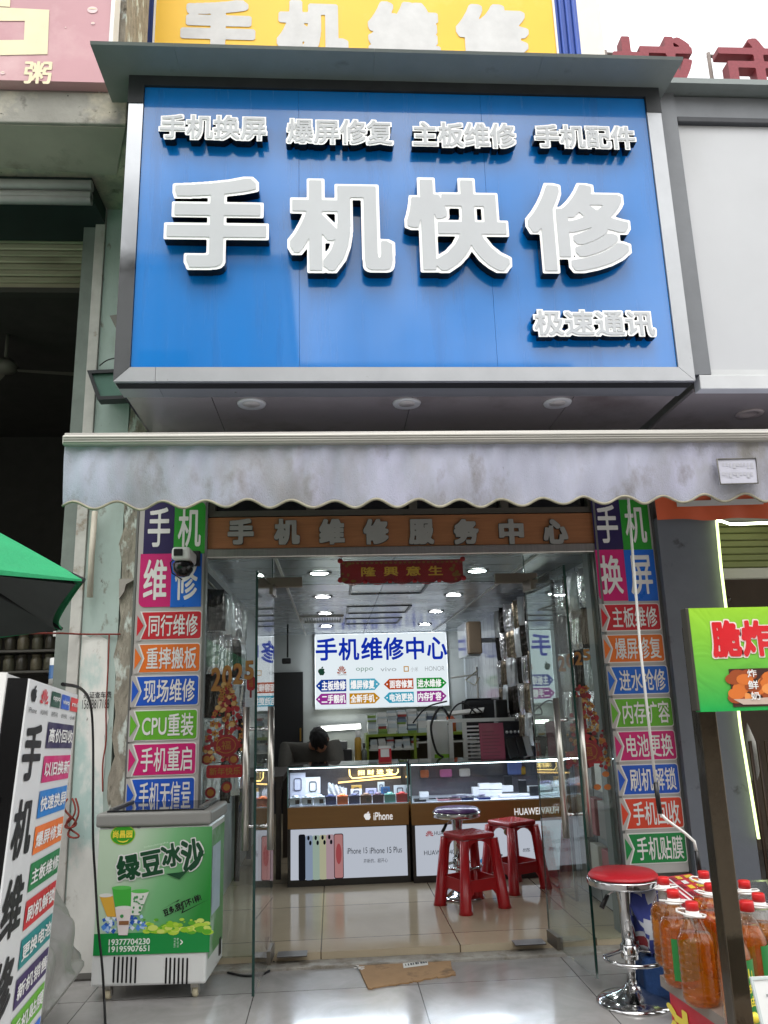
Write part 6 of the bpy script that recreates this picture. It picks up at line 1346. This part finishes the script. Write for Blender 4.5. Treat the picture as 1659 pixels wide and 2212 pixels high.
for a,b in ((772,2082),(962,2060)):
    q=gz(a,b,-.04); m=MB()
    for k in range(10): m.prism(ell(q.x+rr.uniform(-.02,.03),q.y+rr.uniform(-.12,.03),rr.uniform(.006,.015),rr.uniform(.006,.012),7),FGd,.0095+.0001*k,.0095+.0001*k)
    m.build('torn_tape',M('pale_tape',c8(196,188,180),.3),cbd,fix=False)
cable('floor_lead','black lead looped on the threshold between freezer and left door',[gz(500,2050,-.02),gz(540,2038,-.02),gz(580,2062,-.02),gz(592,2085,-.044),gz(570,2103,-.044),gz(530,2108,-.044),gz(490,2100,-.044)],.006,CABLE)
cable('upright_lead','short black lead end rising from the floor by the left door patch',[gz(580,2062,-.02),at(576,2048,4.55),at(579,2024,4.55)],.006,CABLE)
# ---------------------------------------------------------------- right foreground: stall sign, table, oil jugs
sp_=thing('stall_sign','green food stall sign with red characters on a square steel post, right edge','stall sign',(1.08,2.3,-.05))
F3=FY(2.3); B=(F3.bx(1500,1315,1659,1538)[0],1.249,1.62,1.549)
def grad(name,c0,c1):
    mm=bpy.data.materials.new(name); mm.use_nodes=True; t=mm.node_tree; n=t.nodes; b=n['Principled BSDF']; b.inputs['Roughness'].default_value=.3; b.inputs['Coat Weight'].default_value=.3
    tcx=n.new('ShaderNodeTexCoord'); sp=n.new('ShaderNodeSeparateXYZ'); t.links.new(tcx.outputs['Generated'],sp.inputs[0]); cr_=n.new('ShaderNodeValToRGB'); t.links.new(sp.outputs[2],cr_.inputs[0])
    cr_.color_ramp.elements[0].color=c0; cr_.color_ramp.elements[1].color=c1
    ns=n.new('ShaderNodeTexNoise'); ns.inputs['Scale'].default_value=9; ns.inputs['Distortion'].default_value=1.5; bp=n.new('ShaderNodeBump'); bp.inputs['Distance'].default_value=.004; t.links.new(tcx.outputs['Object'],ns.inputs['Vector']); t.links.new(ns.outputs['Fac'],bp.inputs['Height']); t.links.new(bp.outputs[0],b.inputs['Normal'])
    t.links.new(cr_.outputs[0],b.inputs['Base Color']); return mm
MB().box((B[0],2.30,B[1]),(B[2],2.33,B[3])).build('board',grad('green_stall_print',c8(20,160,74),c8(150,204,48)),sp_)
MB().box((B[0]-.010,2.298,B[1]+.004),(B[0]-.0005,2.335,B[3]),bev=.002).build('edge_frame',M('dark_edge_frame',c8(70,68,60),.4,.4),sp_)
for ch,b in (('脆',(1536,1340,1599,1420)),('炸',(1601,1340,1664,1418)),('鲜',(1668,1340,1731,1418)),('奶',(1735,1340,1798,1418))):
    bb=F3.bx(*b); e=.004; gl=glyph(ch,.07,128,.8)
    o=MB().prism(place(gl,(bb[0]-e,bb[1]-e,bb[2]+e,bb[3]+e)),F3,.002,.002).build('character_rim',M('pale_pink_rim',c8(236,210,206),.4),sp_,fix=False); text(ch,F3,bb,K('signal_red',206,26,36),o,.045,128,.0035,name='character')
b=F3.bx(1578,1443,1742,1525); pic=flat(rect(b),F3,.002,M('photo_ground',c8(66,40,34),.35),sp_,'food_picture')
m=MB(); rr=random.Random(12)
for k in range(34):
    a,bb=b[0]+rr.uniform(.02,.98)*(b[2]-b[0]),b[1]+rr.uniform(.22,.84)*(b[3]-b[1]); m.prism(ell(a,bb,.026,.016,14),F3,.0026+.00004*k,.0026+.00004*k,rr.choice((0,0,1,2)))
m.build('fried_pieces',[M('fried_orange',c8(206,110,44),.4),M('fried_light',c8(226,146,78),.4),M('fried_dark',c8(150,70,30),.4)],pic,fix=False)
MB().prism([(b[0]+.002,b[1]+.022),(b[0]+.03,b[1]+.006),(b[2]-.004,b[1]+.004),(b[2]-.004,b[1]+.03),(b[0]+.05,b[1]+.022)],F3,.0042,.0042).build('paper_tray',M('paper_tray',c8(190,170,156),.5),pic,fix=False)
for ch,q in (('炸',(1612,1446,1632,1463)),('鲜',(1614,1470,1636,1489)),('奶',(1620,1494,1640,1512))): text(ch,F3,F3.bx(*q),WHITE,pic,.02,72,.006)
POST=M('worn_steel_post',c8(100,91,78),.18,1,var=.2,vs=5,stretch=(1,1,.4),rvar=.08,bump=.0015)
MB().box((1.072,2.336,-.05),(1.124,2.39,1.5),bev=.003).build('post',POST,sp_)
# low display table with the jugs
tt=.345
tab=thing('oil_table','grey topped low table with red skirt holding the oil jugs','table',(1.6,2.8,-.05))
e0=gz(1425,2106,tt); e1=gz(1597,2222,tt); dr_=(e1-e0); dr_.z=0; dn=dr_.normalized(); nn=Vector((-dn.y,dn.x,0)); nn=nn if nn.x>0 else -nn
TF=Frame((e0.x,e0.y,tt),dn,nn); TF.N=Vector((0,0,1))
if TF.U.cross(TF.V).z<0: pass
Lt=dr_.length+.6; Wt=.85
def slab(m,a0,a1,b0,b1,n0,n1,mi=0):
    vs=[TF.O+TF.U*a+TF.V*b+Vector((0,0,n)) for n in (n0,n1) for a,b in ((a0,b0),(a1,b0),(a1,b1),(a0,b1))]; V_=[m.bm.verts.new(v) for v in vs]
    for f in ((0,1,2,3),(4,5,6,7),(0,1,5,4),(1,2,6,5),(2,3,7,6),(3,0,4,7)): m.bm.faces.new([V_[i] for i in f]).material_index=mi
    return m
slab(MB(),0,Lt,0,Wt,-.035,0).build('tabletop',M('grey_laminate',c8(128,120,112),.35,var=.08,vs=6),tab)
slab(MB(),.02,Lt,.02,.03,-.34,-.036).build('red_skirt',K('skirt_red',196,40,56),tab)
m=MB()
for a in (.03,Lt-.06):
    for b in (.04,Wt-.06): slab(m,a,a+.04,b,b+.04,-.395,-.036)
m.build('leg',DARK,tab)
SF=Frame(TF.O+TF.V*.02,TF.U,(0,0,1))
if SF.N.dot(CAM-TF.O)<0: SF=Frame(TF.O+TF.V*.02+TF.U*Lt,-TF.U,(0,0,1))
a0=SF.on(1444,2192); text('冰',SF,(min(a0[0],SF.on(1490,2215)[0]),-.20,max(a0[0],SF.on(1490,2215)[0])+.06,-.075),YEL,tab,.05,96,.003)
# oil jugs
def oilmat():
    m=bpy.data.materials.new('amber_oil'); m.use_nodes=True; t=m.node_tree; n=t.nodes; n.clear()
    tr=n.new('ShaderNodeBsdfTransparent'); tr.inputs[0].default_value=(.98,.60,.17,1); tl_=n.new('ShaderNodeBsdfTranslucent'); tl_.inputs[0].default_value=(.9,.36,.04,1); df=n.new('ShaderNodeBsdfDiffuse'); df.inputs[0].default_value=(.72,.27,.025,1)
    gl=n.new('ShaderNodeBsdfGlossy'); gl.inputs['Roughness'].default_value=.06; lw=n.new('ShaderNodeLayerWeight'); lw.inputs[0].default_value=.5; pw=n.new('ShaderNodeMath'); pw.operation='POWER'; pw.inputs[1].default_value=4.5; t.links.new(lw.outputs['Facing'],pw.inputs[0])
    fr=n.new('ShaderNodeMath'); fr.operation='MULTIPLY_ADD'; fr.inputs[1].default_value=.96; fr.inputs[2].default_value=.03; t.links.new(pw.outputs[0],fr.inputs[0])
    a=n.new('ShaderNodeMixShader'); a.inputs[0].default_value=.5; b=n.new('ShaderNodeMixShader'); b.inputs[0].default_value=.74; c_=n.new('ShaderNodeMixShader'); o=n.new('ShaderNodeOutputMaterial')
    t.links.new(tl_.outputs[0],a.inputs[1]); t.links.new(df.outputs[0],a.inputs[2]); t.links.new(a.outputs[0],b.inputs[1]); t.links.new(tr.outputs[0],b.inputs[2]); t.links.new(fr.outputs[0],c_.inputs[0]); t.links.new(b.outputs[0],c_.inputs[1]); t.links.new(gl.outputs[0],c_.inputs[2]); t.links.new(c_.outputs[0],o.inputs[0]); return m
OIL=oilmat(); PET=G('clear_pet',(.95,.95,.93,1),1.45,rough=.03); CAPR=M('red_cap',c8(206,32,34),.35); CAPW=M('white_collar',c8(232,230,226),.35)
def jug_proto():
    t=thing('oil_jug','x','jug',(0,0,0),'amber oil jugs on the low table'); k=.068
    ribs=[]
    for i in range(41):
        z=.010+.195*i/40; ribs.append((k*(1-.055*max(0,math.cos(i*2*math.pi/5.9))**6),z))
    shoulder=[(k,.208),(k*.965,.220),(k*.66,.258),(k*.40,.290),(.021,.302)]
    MB().lathe([(0,.004),(k*.5,.003),(k*.88,0),(k*.97,.006)]+ribs+shoulder+[(.0195,.312)],(0,0,0),32).build('bottle',PET,t)
    MB().lathe([(0,.006),(k*.86,.004)]+[(r_-.0022,z) for r_,z in ribs]+[(k-.003,.213),(k*.80,.238),(0,.238)],(0,0,0),32).build('oil',OIL,t)
    MB().lathe([(.026,.296),(.034,.298),(.034,.303),(.025,.305),(.025,.318),(0,.318)],(0,0,0),22).build('collar',CAPW,t)
    m=MB().lathe([(0,.348),(.022,.348),(.024,.345),(.0245,.3185),(0,.3185)],(0,0,0),28)
    m.build('cap',CAPR,t)
    P=[Vector((.026,0,.300)),Vector((.040,.028,.304)),Vector((.028,.052,.310)),Vector((-.012,.058,.316)),Vector((-.046,.040,.316)),Vector((-.054,.0,.312)),Vector((-.046,-.040,.308)),Vector((-.012,-.052,.303)),Vector((.026,-.040,.300)),Vector((.040,-.018,.299)),Vector((.026,0,.299))]
    MB().tube(P,.0042,6).build('handle',CAPW,t)
    return t
jp=jug_proto()
GLAB=M('green_paper_label',c8(24,120,52),.4); 
jl=[(1517,2166,'front amber oil jug at the table corner, nearest the bar stool',40),(1474,2126,'amber oil jug just behind the front jug, green label edge showing',120),(1452,2084,'rear left amber oil jug partly hidden behind the other two',170),(1601,2148,'amber oil jug right behind the steel post',200),(1631,2098,'amber oil jug at the back right with white handle spread',150),(1556,2106,'amber oil jug behind the post near the striped table',60),(1664,2140,'amber oil jug cut by the right picture edge',90),(1540,2066,'farthest amber oil jug by the grey tray',20)]
for i,(u,v,lab,rz) in enumerate(jl):
    p=gz(u,v,tt+.001)
    if i==0: jp.location=p; jp.scale=(.85,)*3; jp['label']=lab; jp.rotation_euler=(0,0,math.radians(rz)); j=jp
    else: j=dup(jp,p,lab,math.radians(rz))
    if i in (1,3):
        o=MB().grid(lambda a,b:Vector((.0695*math.cos(3.6+a*1.7),.0695*math.sin(3.6+a*1.7),.03+.15*b)),14,2).build('paper_label',GLAB,None); o.location=(0,0,0); o.parent=j; o.data.transform(Matrix.Translation((0,0,0)))
        bb=[v_.co for v_ in o.data.vertices]; 
        # link() re-centred the skin: put it back on the jug axis
        c0=Vector((.0695*math.cos(3.6),.0695*math.sin(3.6),.03)); o.data.transform(Matrix.Translation(c0-o.data.vertices[0].co))
        o.rotation_euler=(0,0,-math.radians(rz)+math.radians((20,40)[i==3]))
bb_=thing('oil_bottle','slim oil bottle with red cap and green lettered label behind the steel post','bottle',(0,0,0))
MB().lathe([(0,0),(.046,0),(.05,.01),(.05,.17),(.045,.2),(.026,.245),(.017,.26),(.017,.275)],(0,0,0),28).build('bottle',PET,bb_); MB().lathe([(0,.003),(.046,.003),(.047,.17),(.043,.198),(.03,.232),(0,.232)],(0,0,0),28).build('oil',OIL,bb_); MB().lathe([(0,.305),(.021,.305),(.022,.30),(.0225,.276),(0,.276)],(0,0,0),22).build('cap',CAPR,bb_)
lbp=MB().grid(lambda a,b:Vector((.0512*math.cos(3.9+a*1.5),.0512*math.sin(3.9+a*1.5),.015+.17*b)),16,2).build('paper_label',GLAB,bb_)
Fl=Frame((0,-.052,0),(1,0,0),(0,0,1))
for k,ch in enumerate('山茶油'): 
    L=place(glyph(ch,.02,72),(-.014,.135-.036*k,.014,.163-.036*k)); m=MB(); m.prism(L,Fl,0,0)
    for v_ in m.bm.verts: 
        a=-math.pi/2+v_.co.x/.052; v_.co=Vector((.0522*math.cos(a),.0522*math.sin(a),v_.co.z))
    m.build('lettering',YEL,bb_,fix=False)
MB().lathe([(0,.010),(.012,.008),(.016,0),(0,0)],(0,-.0525,.035),14,mat=Matrix.Rotation(math.pi/2,3,'X')).build('gold_seal',YEL,bb_)
p=gz(1603,2214,tt+.001); bb_.location=p; bb_.rotation_euler=(0,0,math.radians(18))
b2_=dup(bb_,gz(1640,2175,tt+.001),'slim oil bottle with red cap standing behind the white price card',math.radians(50)); 
pcd=thing('price_card','white price card in a pale frame at the lower right corner','price card',gz(1650,2205,tt))
q0=at(1640,2112,2.15); Fc=Frame((q0.x-.002,2.15,q0.z-.17),(1,0,0),(-.10,.06,1)); MB().prism(rect((0,0,.22,.17)),Fc,-.004,0).build('card',M('card_white',c8(226,228,226),.4),pcd); MB().prism([rect((0,0,.22,.17)),rect((.006,.006,.214,.164))],Fc,.0,.003).build('card_frame',M('clear_frame',c8(196,206,204),.2),pcd)
m=MB()
for k in range(5): m.prism(rect((.03,.125-.022*k,.05+.03*(k%3)+.04,.131-.022*k)),Fc,.002,.002)
m.build('faint_writing',M('faint_print_grey',c8(150,156,156),.5),pcd,fix=False)
# striped banner table behind the bar stool
st2=thing('striped_table','table wrapped in red, white and yellow printed banner behind the red bar stool','table',(1.8,3.9,-.05))
zt2=.50; P4=[gz(1420,1899,zt2),gz(1500,1890,zt2),gz(1546,1905,zt2),gz(1640,1958,zt2),gz(1600,2010,zt2),gz(1452,1945,zt2)]
g0,g1,g2,g3=gz(1418,1897,zt2),gz(1492,1887,zt2),gz(1660,1965,zt2),gz(1560,2010,zt2)
u_=(g3-g0); v_=(g1-g0)
def tp2(a,b,dz=0): q=g0+u_*a+v_*b; return Vector((q.x,q.y,zt2+dz))
F5=Frame(tp2(0,0),(1,0,0),(0,1,0))
def slab2(m,a0,a1,b0,b1,z0,z1,mi=0):
    vs=[tp2(a,b,z) for z in (z0,z1) for a,b in ((a0,b0),(a1,b0),(a1,b1),(a0,b1))]; V_=[m.bm.verts.new(v) for v in vs]
    for f in ((0,1,2,3),(4,5,6,7),(0,1,5,4),(1,2,6,5),(2,3,7,6),(3,0,4,7)): m.bm.faces.new([V_[i] for i in f]).material_index=mi
    return m
slab2(MB(),0,1,0,1,-.03,0).build('tabletop',K('banner_red',190,44,60),st2)
m=MB()
slab2(m,.02,.98,.10,.16,.002,.0025,0); slab2(m,.02,.98,.24,.28,.002,.0025,0)
for k in range(9): slab2(m,.03+.105*k,.10+.105*k,.48,.62,.002,.0025,1+(k%2)); slab2(m,.03+.105*k,.09+.105*k,.72,.92,.002,.0025,1)
m.build('banner_print',[VINYL,K('banner_yellow',226,196,60),VINYL],st2)
m=MB()
for k in range(6): slab2(m,.04+.16*k,.13+.16*k,.30,.42,.002,.0025)
m.build('banner_lettering',K('banner_deep',120,24,40),st2)
slab2(MB(),.0,1,0,.02,-.10,-.031).build('front_apron',K('apron_grey',160,150,144),st2)
m=MB()
for a in (.03,.93):
    for b in (.08,.86): slab2(m,a,a+.05,b,b+.1,-.55,-.031)
m.build('leg',M('table_leg',c8(90,78,62),.6),st2)
bgd=thing('checked_bag','blue white and red cloth bundle under the striped table','bag',(1.5,3.75,0))
p=at(1408,1990,3.85); rr=random.Random(3)
m=MB().grid(lambda a,b:Vector((p.x+.02+(.10+.03*math.sin(5*b+3))*math.cos(2*math.pi*a)*math.sin(math.pi*b)**.6+.012*math.sin(a*31+b*9),3.95+.12*math.sin(2*math.pi*a)*math.sin(math.pi*b)**.6,p.z-.17+.33*b+.012*math.sin(a*25))),28,16); 
from mathutils import noise
for f in m.bm.faces:
    k=noise.noise(f.calc_center_median()*11+Vector((3,1,7))); f.material_index=0 if k<.02 else (1 if k<.34 else 2)
m.build('bundle',[M('bag_blue',c8(52,64,140),.7),M('bag_white',c8(196,200,208),.7),M('bag_red',c8(140,50,56),.7)],bgd)
MB().box((p.x-.035,3.90,-.048),(p.x+.16,4.16,p.z-.165),bev=.03,seg=3).build('blue_sack',M('blue_sack',c8(20,58,108),.7,var=.15,vs=8,bump=.006),bgd)
tray=thing('metal_tray','grey metal tray counter behind the oil jugs at the right edge','tray',(2.1,3.6,.3))
q=[gz(1560,1915,.55),gz(1660,1912,.55),gz(1700,1975,.55),gz(1600,1985,.55)]
m=MB(); F6=Frame((0,0,.55),(1,0,0),(0,1,0)); P=[(a.x,a.y) for a in q][::-1]; cx=sum(a[0] for a in P)/4; cy=sum(a[1] for a in P)/4; I=[(cx+(x-cx)*.86,cy+(y-cy)*.86) for x,y in P]
m.prism([P,I],F6,-.06,.02).prism(I,F6,-.06,-.03); m.build('tray_body',M('tray_steel',c8(190,192,194),.2,.9),tray)
q2=gz(1650,1960,.5); MB().box((q2.x-.1,q2.y-.25,-.05),(q2.x+.5,q2.y+.05,.49),bev=.01).build('stand',M('stand_grey',c8(120,116,110),.6,var=.1),tray)
clo=thing('white_cloth','white cloth bag hanging inside the stall opening','cloth',(2.5,4.75,1))
p=at(1622,1625,4.85); MB().grid(lambda a,b:Vector((p.x+.05*(1-b)**.5*math.cos(2*math.pi*a)*(.4+.9*math.sin(math.pi*b)),4.85+.04*math.sin(2*math.pi*a)*math.sin(math.pi*b),p.z-.16+.33*b+.006*math.sin(9*a*2*math.pi))),20,14).build('cloth',M('white_cloth',c8(214,212,204),.8,bump=.006,vs=12),clo)
sk=thing('paper_tag','small torn white paper stuck on the dark grey wall','paper',at(1517,1687,4.62)); F7=FY(4.628); flat([F7.on(*q) for q in ((1517,1692),(1532,1692),(1532,1681),(1516,1681))],F7,.003,M('white_paper',c8(212,210,204)),sk,'paper')
